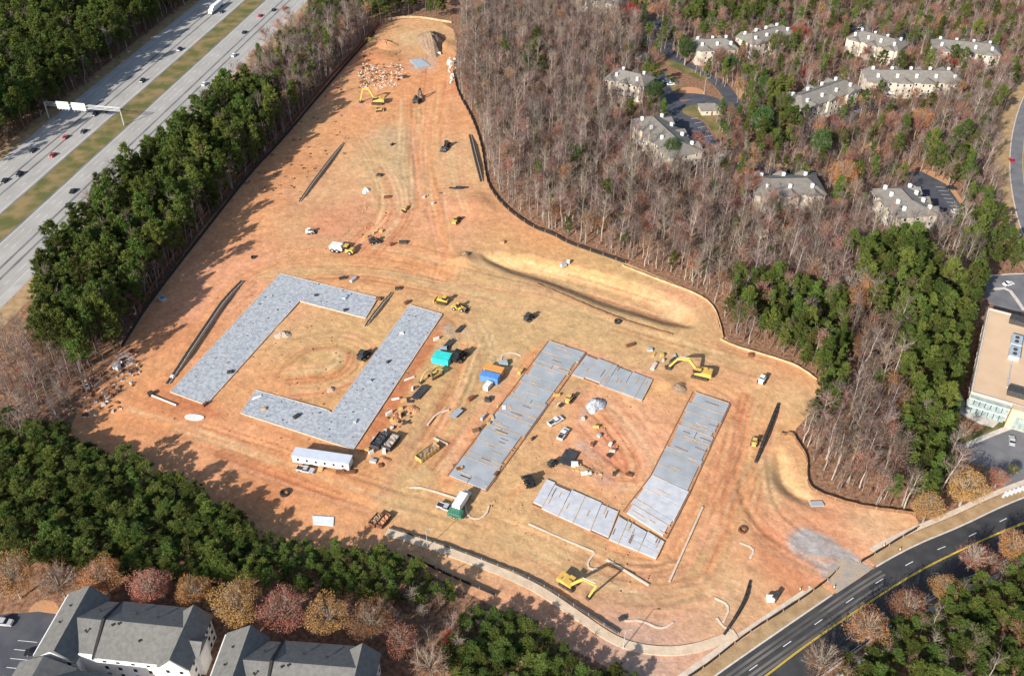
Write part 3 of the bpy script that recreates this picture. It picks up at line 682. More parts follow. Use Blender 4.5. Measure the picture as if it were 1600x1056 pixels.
PINES = []       # (trunk mesh, crown mesh, whole mesh)
for s, (H, Rd, ba, tf, dn) in enumerate([(15, 2.35, .30, 150, 1.0), (16.5, 2.15, .36, 140, 1.0), (14, 2.5, .28, 155, 1.0), (17, 2.5, .44, 140, .9), (13, 2.1, .22, 130, .95), (16, 2.0, .45, 75, .6), (14.5, 2.6, .38, 95, .7), (18.5, 3.4, .55, 190, .9)]):
    t, v = pine_parts(100 + s, H, Rd, ba, tf, 19, dn, [.66, .72, .55, .4, .7, .6, .45, .25][s])
    a = mesh_from('pine_trunk', None, t, M['pine_bark']); b = mesh_from('pine_crown', v, MB(), None, None); b.materials.append(M['needle'])
    w = mesh_from('pine', v, t, M['pine_bark'], M['needle']); PINES.append((a, b, w, H))
BARES = []
for s, (H, lv, sp) in enumerate([(18, 40, 1.0), (20, 25, 1.1), (16, 110, 1.0), (19, 15, .9), (15, 200, 1.1), (21, 50, 1.2), (14, 420, 1.1)]):
    t, c, tw, lf = bare_parts(200 + s, H, lv, sp)
    a = mesh_from('bare_trunk', None, t, M['bark'])
    crown = merge(c, tw); b = mesh_from('bare_crown', lf, crown, M['twig'], M['leaf_brown'])
    w = MB(); w.v = list(t.v); w.f = list(t.f); nt = len(w.f); o = len(w.v); w.v += crown.v; w.f += [tuple(i + o for i in f) for f in crown.f]
    nc = len(w.f); w2 = merge(w, lf); me = w2.mesh('bare_tree')
    for mm in (M['bark'], M['twig'], M['leaf_brown']): me.materials.append(mm)
    me.polygons.foreach_set('material_index', [0] * nt + [1] * (nc - nt) + [2] * (len(w2.f) - nc)); BARES.append((a, b, me, H))
RUST = []
for s, (H, lv, mt) in enumerate([(13, 900, 'leaf_pink'), (14, 800, 'leaf_orange'), (12, 1100, 'leaf_brown'), (15, 700, 'leaf_pink')]):
    t, c, tw, lf = bare_parts(260 + s, H, lv, 1.15, .36)
    RUST.append((mesh_from('rust_trunk', None, t, M['bark']), mesh_from('rust_crown', lf, merge(c, tw), M['twig'], M[mt])))
ROUNDS = {}
def round_mesh(kind, variant):
    key = (kind, variant)
    if key not in ROUNDS:
        H, Rd, n, bt, size = dict(orange=(8.6, 4.2, 7000, .55, .21), red=(8.6, 4.2, 7000, .4, .22), pink=(8.6, 4.2, 6500, .58, .21), gold=(8.6, 4.2, 7000, .55, .21), brown=(8.6, 4.3, 5600, .6, .21), grey=(8.6, 4.1, 2000, .8, .2), olive=(8, 3.6, 5200, .3, .26), green=(8.4, 2.8, 5200, .1, .26))[kind]
        t, c, tw, lf = round_parts(300 + variant * 17 + len(kind), H, Rd, n, bt, size)
        lm = M['leaf_' + dict(grey='brown').get(kind, kind)]
        ROUNDS[key] = (mesh_from('tree_trunk', None, t, M['bark']), mesh_from('tree_crown', lf, merge(c, tw), M['twig_pale'], lm), H)
    return ROUNDS[key]
def plant(name, trunk, crown, xy, rz, sc, label, group, sz=None):
    o = thing(name, label, 'tree', (xy[0], xy[1], 0), rz, group); o.scale = (sc, sc, sz or sc)
    for nm, me in (('trunk', trunk), ('crown', crown)):
        c = bpy.data.objects.new(nm, me); C.objects.link(c); c.parent = o
    return o

# ------------------------------------------------------------------ where trees may not stand
NO = [GP(p) for p in ([(1018,118),(1062,108),(1150,150),(1155,190),(1110,180),(1135,245),(1118,258),(1046,215),(1030,150)], [(1398,272),(1440,268),(1478,288),(1515,340),(1500,355),(1452,352)],
      [(1525,432),(1690,428),(1690,500),(1530,480)], [(1490,615),(1560,600),(1720,560),(1720,745),(1600,790),(1500,722)], [(1020,130),(1150,190),(1060,96),(1010,30),(985,5),(1000,0),(1045,60)],
      [(-60,955),(95,950),(70,1000),(20,1090),(-60,1090)])]
NO_LINES = [(EDGE, 8.0), (offsets(EDGE, -RW / 2), RW / 2 + 2.2), (SR, 9.5)]
FOOT = []         # building footprints, appended by builders
def allowed(x, y, margin=0.0):
    ok = ~inpoly(x, y, SITE)
    for p in NO + FOOT: ok &= ~inpoly(x, y, p)
    for ln, d in NO_LINES: ok &= pdist(x, y, ln) > d
    n = x * HN.x + y * HN.y; ok &= ~((n > 243) & (n < 321))
    return ok
def scatter(px, z, spacing, seed, edge_ok=None):
    poly = GP(px, z); r = np.random.default_rng(seed)
    xs = [p[0] for p in poly]; ys = [p[1] for p in poly]
    gx, gy = np.meshgrid(np.arange(min(xs), max(xs), spacing), np.arange(min(ys), max(ys), spacing * .87))
    gx = gx + (np.arange(gx.shape[0]) % 2)[:, None] * spacing / 2
    gx = gx.ravel() + r.uniform(-.36, .36, gx.size) * spacing; gy = gy.ravel() + r.uniform(-.36, .36, gy.size) * spacing
    k = inpoly(gx, gy, poly); gx, gy = gx[k], gy[k]
    k = allowed(gx, gy); return gx[k], gy[k]
# ------------------------------------------------------------------ buildings
def local_frame(px_a, px_b, z=0):
    a = Vector(G(*px_a, z)); b = Vector(G(*px_b, z)); d = b - a
    return a, math.atan2(d.y, d.x), d.length
def to_world(a, rz, pts):
    c, s = math.cos(rz), math.sin(rz)
    return [(a.x + x * c - y * s, a.y + x * s + y * c) for x, y in pts]
def hip_roof(mb, x0, x1, y0, y1, z, h, over=.5, hip=1.0):
    x0 -= over; x1 += over; y0 -= over; y1 += over
    ym = (y0 + y1) / 2; ins = (y1 - y0) / 2 * hip
    v = [(x0, y0, z), (x1, y0, z), (x1, y1, z), (x0, y1, z), (x0 + ins, ym, z + h), (x1 - ins, ym, z + h)]
    mb.add(v, [(0, 1, 5, 4), (2, 3, 4, 5), (3, 0, 4), (1, 2, 5), (0, 3, 2, 1)])
def gable_y(mb, x0, x1, y0, y1, z, h, over=.4):     # ridge along y
    xm = (x0 + x1) / 2; x0 -= over; x1 += over
    mb.add([(x0, y0, z), (xm, y0, z + h), (x1, y0, z), (x0, y1, z), (xm, y1, z + h), (x1, y1, z)], [(0, 1, 4, 3), (1, 2, 5, 4), (0, 3, 5, 2), (0, 2, 1), (3, 4, 5)])
def gable_x(mb, x0, x1, y0, y1, z, h, over=.4):     # ridge along x
    ym = (y0 + y1) / 2; y0 -= over; y1 += over
    mb.add([(x0, y0, z), (x0, ym, z + h), (x0, y1, z), (x1, y0, z), (x1, ym, z + h), (x1, y1, z)], [(0, 3, 4, 1), (1, 4, 5, 2), (0, 2, 5, 3), (0, 1, 2), (3, 5, 4)])
WIN = MB().box(-.6, .6, -.05, .05, 0, 1.5).mesh('window'); WIN.materials.append(M['white'])
PANE = MB().box(-.48, .48, -.08, .08, .12, 1.38).mesh('pane'); PANE.materials.append(M['glass'])
def window(parent, x, y, z, rz=0.0, s=1.0):
    o = shared('window', WIN, parent, (x, y, z), rz); o.scale = (s, 1, s); shared('pane', PANE, o); return o
def apartment(pa, pb, W, label, storeys=3, bays=3, chim=4, roof_h=3.6, seed=0):
    a, rz, L = local_frame(pa, pb); r = random.Random(seed); wh = storeys * 2.9
    t = thing('apartment_building', label, 'building', (a.x, a.y, 0), rz, 'cream apartment blocks')
    FOOT.append(to_world(a, rz, [(-3, -5.5), (L + 3, -5.5), (L + 3, W + 2.5), (-3, W + 2.5)]))
    w = MB().box(0, L, 0, W, 0, wh)
    bx = []
    for i in range(bays):
        c = L * (i + .5) / bays; bw = min(4.2, L / bays * .34); bx.append((c, bw))
        w.box(c - bw, c + bw, -1.3, 0.02, 0, wh - .25 - .1 * (i % 2)); w.box(c - bw, c + bw, W - .02, W + 1.3, 0, wh - .25)
    w.build('wall', M['cream'], t)
    mb = MB(); hip_roof(mb, 0, L, 0, W, wh, roof_h, .6, .8)
    rf = mb.build('roof', M['roof_far'], t)
    for c, bw in bx:
        mb = MB(); gable_y(mb, c - bw, c + bw, -1.7, W / 2, wh - .2, roof_h * .55, .35); mb.build('gable', M['roof_far'], rf)
        mb = MB(); gable_y(mb, c - bw, c + bw, W / 2, W + 1.7, wh - .2, roof_h * .55, .35); mb.build('gable', M['roof_far'], rf)
    mb = MB().beam((W * .4, W / 2, wh + roof_h + .04), (L - W * .4, W / 2, wh + roof_h + .04), .3, .12); mb.build('ridge_cap', M['roof_dark'], rf)
    for i in range(chim):
        x = L * (i + .5) / chim + r.uniform(-.5, .5)
        for yy in (W * .20, W * .84):
            zc = wh + roof_h * (.36 if yy < W / 2 else .30)
            ch = MB().box(x - .6, x + .6, yy - .55, yy + .55, zc - .8, zc + 1.7).box(x - .72, x + .72, yy - .67, yy + .67, zc + 1.7, zc + 1.88).build('chimney', M['white'], t)
            MB().tube((x, yy, zc + 1.85), (x, yy, zc + 2.3), .22, .22, 6).build('flue', M['steel'], ch)
    n = max(4, int(L / 3.2))
    for s in range(storeys):
        for i in range(n):
            x = L * (i + .5) / n; inb = any(abs(x - c) < bw - .3 for c, bw in bx); edge = any(bw - .3 <= abs(x - c) < bw + .6 for c, bw in bx)
            if edge: continue
            window(t, x, -1.34 if inb else -.04, s * 2.9 + .9, 0, 1.0)
        for j in range(3):
            window(t, -.04, W * (j + .5) / 3, s * 2.9 + .9, R(90)); window(t, L + .04, W * (j + .5) / 3, s * 2.9 + .9, R(90))
    for i in range(bays - 1):
        x = L * (i + 1) / bays
        MB().box(x - 1.6, x + 1.6, -1.9, -.02, 2.75, 2.9).box(x - 1.6, x + 1.6, -1.9, -1.84, 2.9, 3.8).build('balcony', M['white'], t)
        MB().box(x - .5, x + .5, -.06, .05, .02, 2.1).build('door', M['rust'], t)
    return t
apartment((1086,102), (1150,99), 15, 'two-gabled cream apartment block beside the dark green cone-shaped tree', seed=1, chim=3, bays=2)
apartment((1172,93), (1240,74), 14, 'cream apartment block with a blank pale end wall beside the scarlet tree', seed=2, bays=3)
apartment((1318,82), (1397,103), 15, 'apartment block at the north car park facing the red bank', seed=3)
apartment((1452,100), (1556,110), 15, 'long north-east apartment block backed by the bare red bank', seed=4)
apartment((1352,152), (1500,154), 16, 'longest cream apartment block with eight white chimneys along its roof', seed=5, bays=4, chim=5)
apartment((1250,196), (1340,162), 15, 'stepped apartment block above the parked red car', seed=6)
apartment((984,212), (1044,272), 17, 'apartment block at the dark car park with its end in the bare wood', seed=7)
apartment((944,146), (1004,160), 14, 'brownish roofed apartment block half hidden by the bare wood', seed=8, chim=2)
apartment((1178,332), (1284,330), 17, 'apartment block sunk behind bare trees under the bank of bare soil', seed=9, chim=3)
apartment((1357,322), (1396,368), 18, 'apartment block with its own dark car park below the bright orange-red tree', seed=10)
apartment((900,16), (962,28), 14, 'apartment block at the very top beside the vivid red tree', seed=11)
def small_house(pa, pb, W, h, rh, name, label, cat, roof='roof_far'):
    a, rz, L = local_frame(pa, pb); t = thing(name, label, cat, (a.x, a.y, 0), rz)
    FOOT.append(to_world(a, rz, [(-1, -1.5), (L + 1, -1.5), (L + 1, W + 1), (-1, W + 1)]))
    MB().box(0, L, 0, W, 0, h).build('wall', M['cream'], t)
    mb = MB(); hip_roof(mb, 0, L, 0, W, h, rh, .7, .9); mb.build('roof', M[roof], t)
    for i in range(2): window(t, L * (.25 + .5 * i), -.04, .9, 0, .9)
    MB().box(L * .5 - .45, L * .5 + .45, -.06, .03, .02, 2.1).build('door', M['rust'], t)
    return t
small_house((1096,181), (1128,180), 8, 2.8, 2.2, 'mail_kiosk', 'small grey-roofed mail kiosk on the lawn island of the car park', 'kiosk')
small_house((992,97), (1012,99), 6, 2.8, 2.0, 'gate_lodge', 'small brown-roofed lodge at the top lane', 'lodge')

# slate-roofed blocks at the lower left
def slate_block(ax, ay, rz, label, front_wing):
    """origin: west end of the main ridge; x along the ridge, y away from the highway side"""
    t = thing('slate_roofed_building', label, 'building', (ax, ay, 0), rz, 'slate-roofed apartment blocks')
    FOOT.append(to_world(Vector((ax, ay)), rz, [(-10, -32), (34, -22), (34, 10), (-10, 12)]))
    E_, RH = 9.0, 4.0
    w = MB().box(0, 28, -8, 7.6, 0, E_).box(-7.6, 3.0, -9.6, 8.8, 0, E_ - .65).box(24.5, 32.0, -8.8, 6.4, 0, E_ - .03)
    if front_wing: w.box(-10, 4, -30, -12, 0, E_ - .1)
    w.build('wall', M['white'], t)
    mb = MB(); gable_x(mb, 7.0, 28.2, -8, 8, E_, RH, .5); rf = mb.build('roof', M['roof'], t)
    mb = MB(); gable_x(mb, -.2, 7.0, -7.4, 7.6, E_ - .15, RH - .35, .5); mb.build('roof', M['roof'], t)
    mb = MB().box(6.86, 7.4, -8.7, 8.6, E_ - .6, E_ - .12)
    mb.add([(6.8, -8.7, E_ - .1), (6.8, 0, E_ + RH + .5), (6.8, 8.7, E_ - .1), (7.5, -8.7, E_ - .1), (7.5, 0, E_ + RH + .5), (7.5, 8.7, E_ - .1)], [(0, 1, 2), (3, 5, 4), (0, 3, 4, 1), (1, 4, 5, 2)])
    mb.build('fire_wall', M['roof_dark'], t)  # dark colour paints in the shaded side of the higher roof section
    mb = MB(); x0, xm, x1, y0, y1, z0, zr, z1 = -8.0, -1.0, 3.4, -10.2, 9.4, E_ - .1, E_ + RH + .25, E_ - .6
    mb.add([(x0, y0, z0), (xm, y0, zr), (x1, y0, z1), (x0, y1, z0), (xm, y1, zr), (x1, y1, z1)], [(0, 1, 4, 3), (1, 2, 5, 4), (0, 3, 5, 2), (0, 2, 1), (3, 4, 5)]); mb.build('wing_roof', M['roof'], t)
    mb = MB(); gable_y(mb, 24.4, 32.2, -9.2, 6.9, E_ + .02, RH + .1, .5); mb.build('wing_roof', M['roof'], t)
    mb = MB(); gable_x(mb, 28.0, 33.6, -5.0, .4, E_ + .05, RH * .55, .4); mb.build('side_gable', M['roof'], t)
    MB().box(28.0, 33.2, -4.6, 0, 0, E_ + .03).build('bay', M['white'], t)
    # white gable walls under the wing roofs
    for x0, x1, y, h in ((-7.4, 3.0, -10.24, RH), (24.6, 32, -9.24, RH - .1)):
        MB().add([(x0, y, E_ - .1), (x1, y, E_ - .1), ((x0 + x1) / 2, y, E_ + h - .3), (x0, y - .05, E_ - .1), (x1, y - .05, E_ - .1), ((x0 + x1) / 2, y - .05, E_ + h - .3)], [(0, 1, 2), (3, 5, 4), (0, 3, 4, 1), (1, 4, 5, 2), (2, 5, 3, 0)]).build('gable_wall', M['white'], t)
    if front_wing:
        mb = MB(); gable_y(mb, -10, 4, -30, -11.6, E_ - .12, RH, .5); mb.build('wing_roof', M['roof'], t)
        mb = MB(); gable_x(mb, -3, 14, -24, -12.5, E_ - .2, RH - .4, .4); mb.build('wing_roof', M['roof'], t)
        MB().box(4.02, 13.6, -23.6, -12.9, 0, E_ - .25).build('wing_wall', M['white'], t)
    for x, y in ((3.5, -3), (4.2, 3.5), (14, 3.6), (18, -4), (10, -1.2), (20, 3.0), (11.5, -.8), (-4.6, -1), (-4.2, 4)):
        rr_ = 1 - abs(y) / 8.2 if x > 0 else .5
        z = E_ + RH * rr_; MB().tube((x, y, z - .4), (x, y, z + .55), .16, .16, 6).box(x - .28, x + .28, y - .28, y + .28, z + .5, z + .62).build('roof_vent', M['roof_dark'], t)
    for s in range(3):
        for x in (9.5, 13, 17, 21): window(t, x, -8.05, .9 + s * 2.9)
        for x in (-5, -2, 1): window(t, x, -9.65, .9 + s * 2.8)
        for x in (26.5, 30): window(t, x, -8.9, .9 + s * 2.8)
        for y in (-6, 3, 5): window(t, 32.05, y, .9 + s * 2.8, R(90))
        for y in (-6, -2, 3, 7): window(t, -7.64, y, .9 + s * 2.8, R(90))
    MB().box(-8.3, -7.9, -9.4, 9, E_ - .32, E_ - .16).box(7.4, 24, -8.75, -8.5, E_ - .3, E_ - .14).build('gutter', M['white'], t)
    return t
slate_block(-111.1, 144.0, R(-6.6), 'large slate-grey gabled apartment block with white gable wall beside the parking bays', True)
slate_block(-66.0, 131.9, R(-5.0), 'slate-grey gabled apartment block next to the red-pink tree row', False)

# tan flat-roofed office at the right edge
def office():
    a = Vector(G(1518, 612, 8)); rz = R(62.7); L, W, H = 52, 46, 8.0   # x runs away from the camera, y to the left
    t = thing('office_building', 'tan flat-roofed office with green glass front beside its grey car park', 'building', (a.x, a.y, 0), rz)
    FOOT.append(to_world(a, rz, [(-4, 4), (L + 2, 4), (L + 2, -W), (-4, -W)]))
    MB().box(0, L, -W, 0, 0, H - .5).build('wall', M['tan_wall'], t)
    MB().box(.3, L - .3, -W + .3, -.3, H - .5, H - .25).build('roof_membrane', M['tan_roof'], t)
    MB().box(-.15, .3, -W, .15, H - .5, H + .15).box(L - .3, L + .15, -W, .15, H - .5, H + .15).box(.3, L - .3, -.3, .15, H - .5, H + .15).box(.3, L - .3, -W, -W + .3, H - .5, H + .15).build('parapet', M['kerb'], t)
    g = MB()
    for i in range(7): MB().box(-1.5, -.16, -1.6 - i * 1.75, -.1 - i * 1.75, .3, H - 1.6).build('glass_panel', M['glass_green'], t)
    MB().box(-1.7, 0, -12.6, .1, H - 1.6, H - 1.3).box(-1.7, 0, -12.6, .1, 3.2, 3.4).build('mullion', M['white'], t)
    MB().box(-1.9, -.2, -12.4, -.1, H - 1.28, H - .9).build('canopy', M['glass_green'], t)
    MB().box(-2.8, -.16, -21, -12.8, 0, H + .1).build('entrance_block', M['tan_wall'], t)
    for i in range(4): MB().box(-2.95, -2.8, -20.6 + i * 1.5, -19.3 + i * 1.5, .3, 5.4).build('glass_panel', M['glass_green'], t)
    MB().box(4, 7.2, -19, -10.5, H - .25, H + 1.9).build('roof_screen', M['machine_grey'], t)
    MB().box(46, 49.5, -16, -7.5, H - .25, H + 1.7).build('roof_screen', M['machine_grey'], t)
    for x in (24, 31.5):
        o = MB().box(x, x + 6, -12.5, -9, H - .2, H + 1.7).build('air_handler', M['hvac'], t)
        MB().tube((x + 1.5, -10.7, H + 1.7), (x + 1.5, -10.7, H + 2.0), .7, .7, 10).tube((x + 4, -10.7, H + 1.7), (x + 4, -10.7, H + 2.0), .7, .7, 10).build('fan', M['machine_grey'], o)
    MB().tube((8, -10.3, H), (24, -10.4, H), .25, .25, 6).build('duct', M['steel'], t)
    for i in range(12): window(t, 3 + i * 4, .04, 1.2, 0, 1.3)
    return t
office()
# ------------------------------------------------------------------ concrete pads
def pad(name, px, label, m, h=.35):
    poly = GP(px, h); t = thing(name, label, 'slab', (poly[0][0], poly[0][1], 0), 0, None)
    lp = [(x - poly[0][0], y - poly[0][1]) for x, y in poly]
    return t, lp
def el_slab(px, label):
    t, lp = pad('concrete_slab', px, label, None)
    MB().slab(lp, -.6, .35).build('slab_body', M['slab_blue'], t)
    n = len(lp)
    for i in range(n):
        a = Vector((*lp[i], .26)); b = Vector((*lp[(i + 1) % n], .26)); d = (b - a).normalized()
        MB().beam(a + d * .12, b - d * .12, .22, .34).build('form_board', M['curb_new'], t)
    return t
el_slab([(266,612),(438,427),(590,465),(571,497),(468,470),(322,632)], 'blue-grey L-shaped slab beside the long dark trench wall')
el_slab([(640,476),(691,491),(552,702),(376,645),(400,609),(512,640),(518,645)], 'blue-grey L-shaped slab behind the white office trailer')
def panelled(quad_px, rows, label, m, seed, long_first=True, extra=None, t=None, gap=.10):
    """quad: 4 corners; rows = list of (fraction, splits) along the long way"""
    Q = [Vector(G(u, v, .3)) for u, v in quad_px]; r = random.Random(seed); o = Q[0].copy()
    if t is None: t = thing('panelled_slab', label, 'slab', (o.x, o.y, 0))
    base = Vector((t.location.x, t.location.y))
    def pt(a, b): return Q[0].lerp(Q[1], b).lerp(Q[3].lerp(Q[2], b), a) - base
    Lw = (Q[3] - Q[0]).length; Ww = (Q[1] - Q[0]).length
    ga = gap / Lw; gb = gap / Ww
    pe = [pt(-.006, -.01), pt(-.006, 1.01), pt(1.006, 1.01), pt(1.006, -.01)]
    MB().slab([(p.x, p.y) for p in pe], -.55, .16).build('footing', M['dirt_red'], t)
    a0 = 0.0; tot = sum(x for x, _ in rows)
    for fr, splits in rows:
        a1 = a0 + fr / tot; bs = [0] + list(splits) + [1]
        e0 = r.choice([0, 0, .9, .5]) / Ww; e1 = r.choice([0, 0, .9, .5]) / Ww; bs[0] = e0; bs[-1] = 1 - e1
        for b0, b1 in zip(bs, bs[1:]):
            c = [pt(a0 + ga, b0 + gb), pt(a0 + ga, b1 - gb), pt(a1 - ga, b1 - gb), pt(a1 - ga, b0 + gb)]
            if False:      # a stepped corner where the unit recesses
                k = r.uniform(.15, .35); bm_ = b0 + (b1 - b0) * k
                c = [pt(a0 + ga, b0 + gb), pt(a0 + ga, bm_), pt(a0 + ga + 1.2 / Lw, bm_), pt(a0 + ga + 1.2 / Lw, b1 - gb), pt(a1 - ga, b1 - gb), pt(a1 - ga, b0 + gb)]
            MB().slab([(p.x, p.y) for p in c], -.2, .50 + r.uniform(-.03, .05)).build('slab_panel', m, t)
            for q in range(r.choice([0, 1, 1, 2, 3])):
                bb = r.uniform(b0 + .05, b1 - .05); aa = r.uniform(a0 + .15 * (a1 - a0), a1 - .15 * (a1 - a0)); ln = r.uniform(1.4, 3.2)
                p, q2 = pt(aa, bb), pt(aa, min(.98, bb + ln * 1.5 / Ww))
                MB().beam((p.x, p.y, .57), (q2.x, q2.y, .57), .26, .09).build('form_board', M['wood'] if r.random() < .7 else M['wood_dark'], t)
        p, q = pt(a1, .02), pt(a1, r.choice([.45, .98, .98])); MB().beam((p.x, p.y, .50), (q.x, q.y, .50), .2, .16).build('form_board', M['wood'], t)
        a0 = a1
    for e0, e1 in (((0, 0), (1, 0)), ((0, 1), (1, 1))):
        p, q = pt(*e0), pt(*e1); d = (q - p).normalized(); nrm = Vector((-d.y, d.x)) * (.3 if e0[1] == 0 else -.3)
        p += nrm; q += nrm; MB().beam((p.x, p.y, .12), (q.x, q.y, .12), .3, .3).build('edge_form', M['wood_dark'], t)
    return t
t1 = panelled([(701,743),(759,766),(915,551),(858,533)], [(3,(.5,)),(6,()),(2.2,()),(6,()),(5,()),(2.2,(.4,)),(6,()),(3,()),(5,()),(2.2,(.6,)),(6,()),(4,()),(6,()),(2.2,(.5,)),(5,()),(6,())], 'grey panelled L-shaped slab beside the blue and orange boxes', M['slab_grey'], 3)
panelled([(893,585),(918,553),(1020,593),(1003,626)], [(7,()),(9,()),(3,()),(9,()),(8,()),(4,())], None, M['slab_grey'], 4, t=t1)
t2 = panelled([(975,799),(1040,840),(1077,768),(1019,742)], [(5,()),(3,()),(7,()),(8,())], 'panelled L-shaped slab, pale at one end and grey at the other', M['slab_new'], 5)
panelled([(1019,741),(1077,767),(1140,631),(1084,612)], [(5,()),(6,()),(2.5,()),(6,()),(5,(.55,)),(2.5,()),(5,()),(4,()),(6,())], None, M['slab_grey'], 6, t=t2)
panelled([(831,788),(854,748),(967,797),(950,842)], [(4,()),(7,()),(6,()),(7,()),(7,())], None, M['slab_new'], 7, t=t2)
panelled([(951,843),(968,803),(1038,846),(1025,873)], [(4,()),(8,(.35,.62)),(7,(.35,.62))], None, M['slab_new'], 8, t=t2)

# ------------------------------------------------------------------ fences and walls
def fence(name, px, h, m, label, post=M['wood'], post_step=5.0, thick=.06, cat='fence', wave=.12):
    ln = resample(smooth(GP(px), 2), 1.5); r = random.Random(len(px) + int(px[0][0]))
    o0 = ln[0]; t = thing(name, label, cat, (o0[0], o0[1], 0)); L = offsets(ln, thick / 2); Rr = offsets(ln, -thick / 2); n = len(ln)
    hs = [h * (1 + r.uniform(-wave, wave)) for _ in ln]
    vs = [(x - o0[0], y - o0[1], -.25) for x, y in L] + [(x - o0[0], y - o0[1], hs[i]) for i, (x, y) in enumerate(L)] + [(x - o0[0], y - o0[1], hs[i]) for i, (x, y) in enumerate(Rr)] + [(x - o0[0], y - o0[1], -.25) for x, y in Rr]
    fs = []
    for k in range(3): fs += [(k * n + i, k * n + i + 1, (k + 1) * n + i + 1, (k + 1) * n + i) for i in range(n - 1)]
    MB().add(vs, fs).build('fabric', m, t)
    me = MB().box(-.06, .06, -.06, .06, -.3, h + .15).mesh('post'); me.materials.append(post)
    for p in resample(offsets(ln, -.12), post_step): shared('post', me, t, (p[0] - o0[0], p[1] - o0[1], 0))
    return t
fence('safety_fence', [(592,38),(545,92),(500,138),(425,225),(330,325),(250,432),(214,490)], 1.6, M['fence_red'], 'rust-red mesh fence along the highway pines', post_step=8)
fence('silt_fence', [(586,52),(545,98),(500,150),(440,222),(395,268),(340,338),(280,415),(230,480),(190,545)], 1.7, M['black'], 'long black silt fence beside the rust-red mesh fence', post_step=8)
fence('silt_fence', [(708,112),(714,145),(736,182),(752,226),(758,272),(764,294),(788,325),(832,357),(866,367),(882,379),(932,396),(978,412)], 1.3, M['black'], 'black silt fence along the edge of the bare wood', post_step=6)
fence('silt_fence', [(972,416),(1036,441),(1096,463),(1117,482),(1126,510),(1130,530)], 0.85, M['fence_tan'], 'pale tan silt fence curving round the end of the basin', post_step=6)
fence('silt_fence', [(1125,531),(1150,543),(1200,557),(1246,572),(1276,594)], 0.85, M['fence_tan'], 'pale tan silt fence by the yellow excavator corner', post_step=6)
fence('silt_fence', [(1218,679),(1226,681),(1236,676),(1248,697),(1262,716),(1260,752),(1269,768),(1300,780),(1345,793),(1428,804)], 1.3, M['wood_dark'], 'dark brown silt fence round the wooded corner by the road', post_step=6)
fence('silt_fence', [(1343,880),(1378,859),(1405,842),(1434,826)], 1.0, M['black'], 'short black silt fence right of the gravel entrance', post_step=6)
fence('silt_fence', [(1070,1062),(1105,1040),(1165,991),(1240,945),(1292,908),(1306,893)], 1.1, M['black'], 'black silt fence along the road left of the gravel entrance', post_step=6)
fence('silt_fence', [(838,445),(880,462),(920,480),(962,497),(1000,510),(1050,524)], .8, M['wood_dark'], 'low brown silt fence along the near lip of the basin', post_step=7)
fence('silt_fence', [(637,868),(700,899),(775,931)], 1.2, M['black'], 'black silt fence between gravel path and young pines', post_step=6)
fence('silt_fence', [(605,32),(645,27),(706,37)], 1.4, M['fence_tan'], 'pale fence across the far end of the site', post_step=7)
fence('guard_rail', [(608,826),(660,842),(720,862),(790,888),(845,912),(900,948),(966,990)], 1.0, M['machine_grey'], 'grey guard rail along the pale gravel path', post=M['steel'], post_step=5, cat='guard rail')
ribbon('gravel_path', smooth(GP([(604,831),(660,848),(720,869),(790,896),(845,922),(900,960),(958,1000),(1000,1014),(1050,1018),(1090,1012),(1125,1000),(1150,990)]), 2), 2.7, .24, M['walk'], h=.5)
def wall(px, h, label, w=.9, cap=True):
    """stepped block retaining wall between ground levels, its shadow painted as dark faces"""
    ln = resample(smooth(GP(px), 1), 3.0); o0 = ln[0]; t = thing('retaining_wall', label, 'wall', (o0[0], o0[1], 0)); n = len(ln)
    for i in range(n - 1):
        hh = h * min(1, .35 + .65 * min(i, n - 2 - i) / max(1, n * .22)); a = Vector(ln[i]) - Vector(o0); b = Vector(ln[i + 1]) - Vector(o0)
        d = (b - a).normalized() * .012
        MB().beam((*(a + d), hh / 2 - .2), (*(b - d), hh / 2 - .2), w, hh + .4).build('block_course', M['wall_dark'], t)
        if cap:
            s = Vector((-(b - a).y, (b - a).x)).normalized() * (w * .5 + .1)
            MB().beam((*(a + d + s), hh * .5), (*(b - d + s), hh * .5), .18, hh + .1).build('cap_stone', M['cap'], t)
    return t
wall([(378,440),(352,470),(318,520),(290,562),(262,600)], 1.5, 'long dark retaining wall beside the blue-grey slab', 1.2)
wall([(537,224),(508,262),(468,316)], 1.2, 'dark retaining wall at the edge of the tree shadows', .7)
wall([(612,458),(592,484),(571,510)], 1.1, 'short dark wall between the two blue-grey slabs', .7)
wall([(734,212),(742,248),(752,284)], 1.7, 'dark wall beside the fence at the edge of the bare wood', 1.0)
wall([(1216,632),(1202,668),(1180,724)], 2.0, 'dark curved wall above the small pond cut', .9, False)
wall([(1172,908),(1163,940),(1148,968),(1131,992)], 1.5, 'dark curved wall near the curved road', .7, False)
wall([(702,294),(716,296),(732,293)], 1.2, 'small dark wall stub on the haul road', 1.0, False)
def curb(px, label, w=.55, m='curb_new', sm=1):
    ln = resample(smooth(GP(px), sm), 1.5); o = ribbon('concrete_curb', ln, w, .22, M[m], h=.4, kind=None)
    return tag(o, label, 'curb', 'freshly poured curbs')
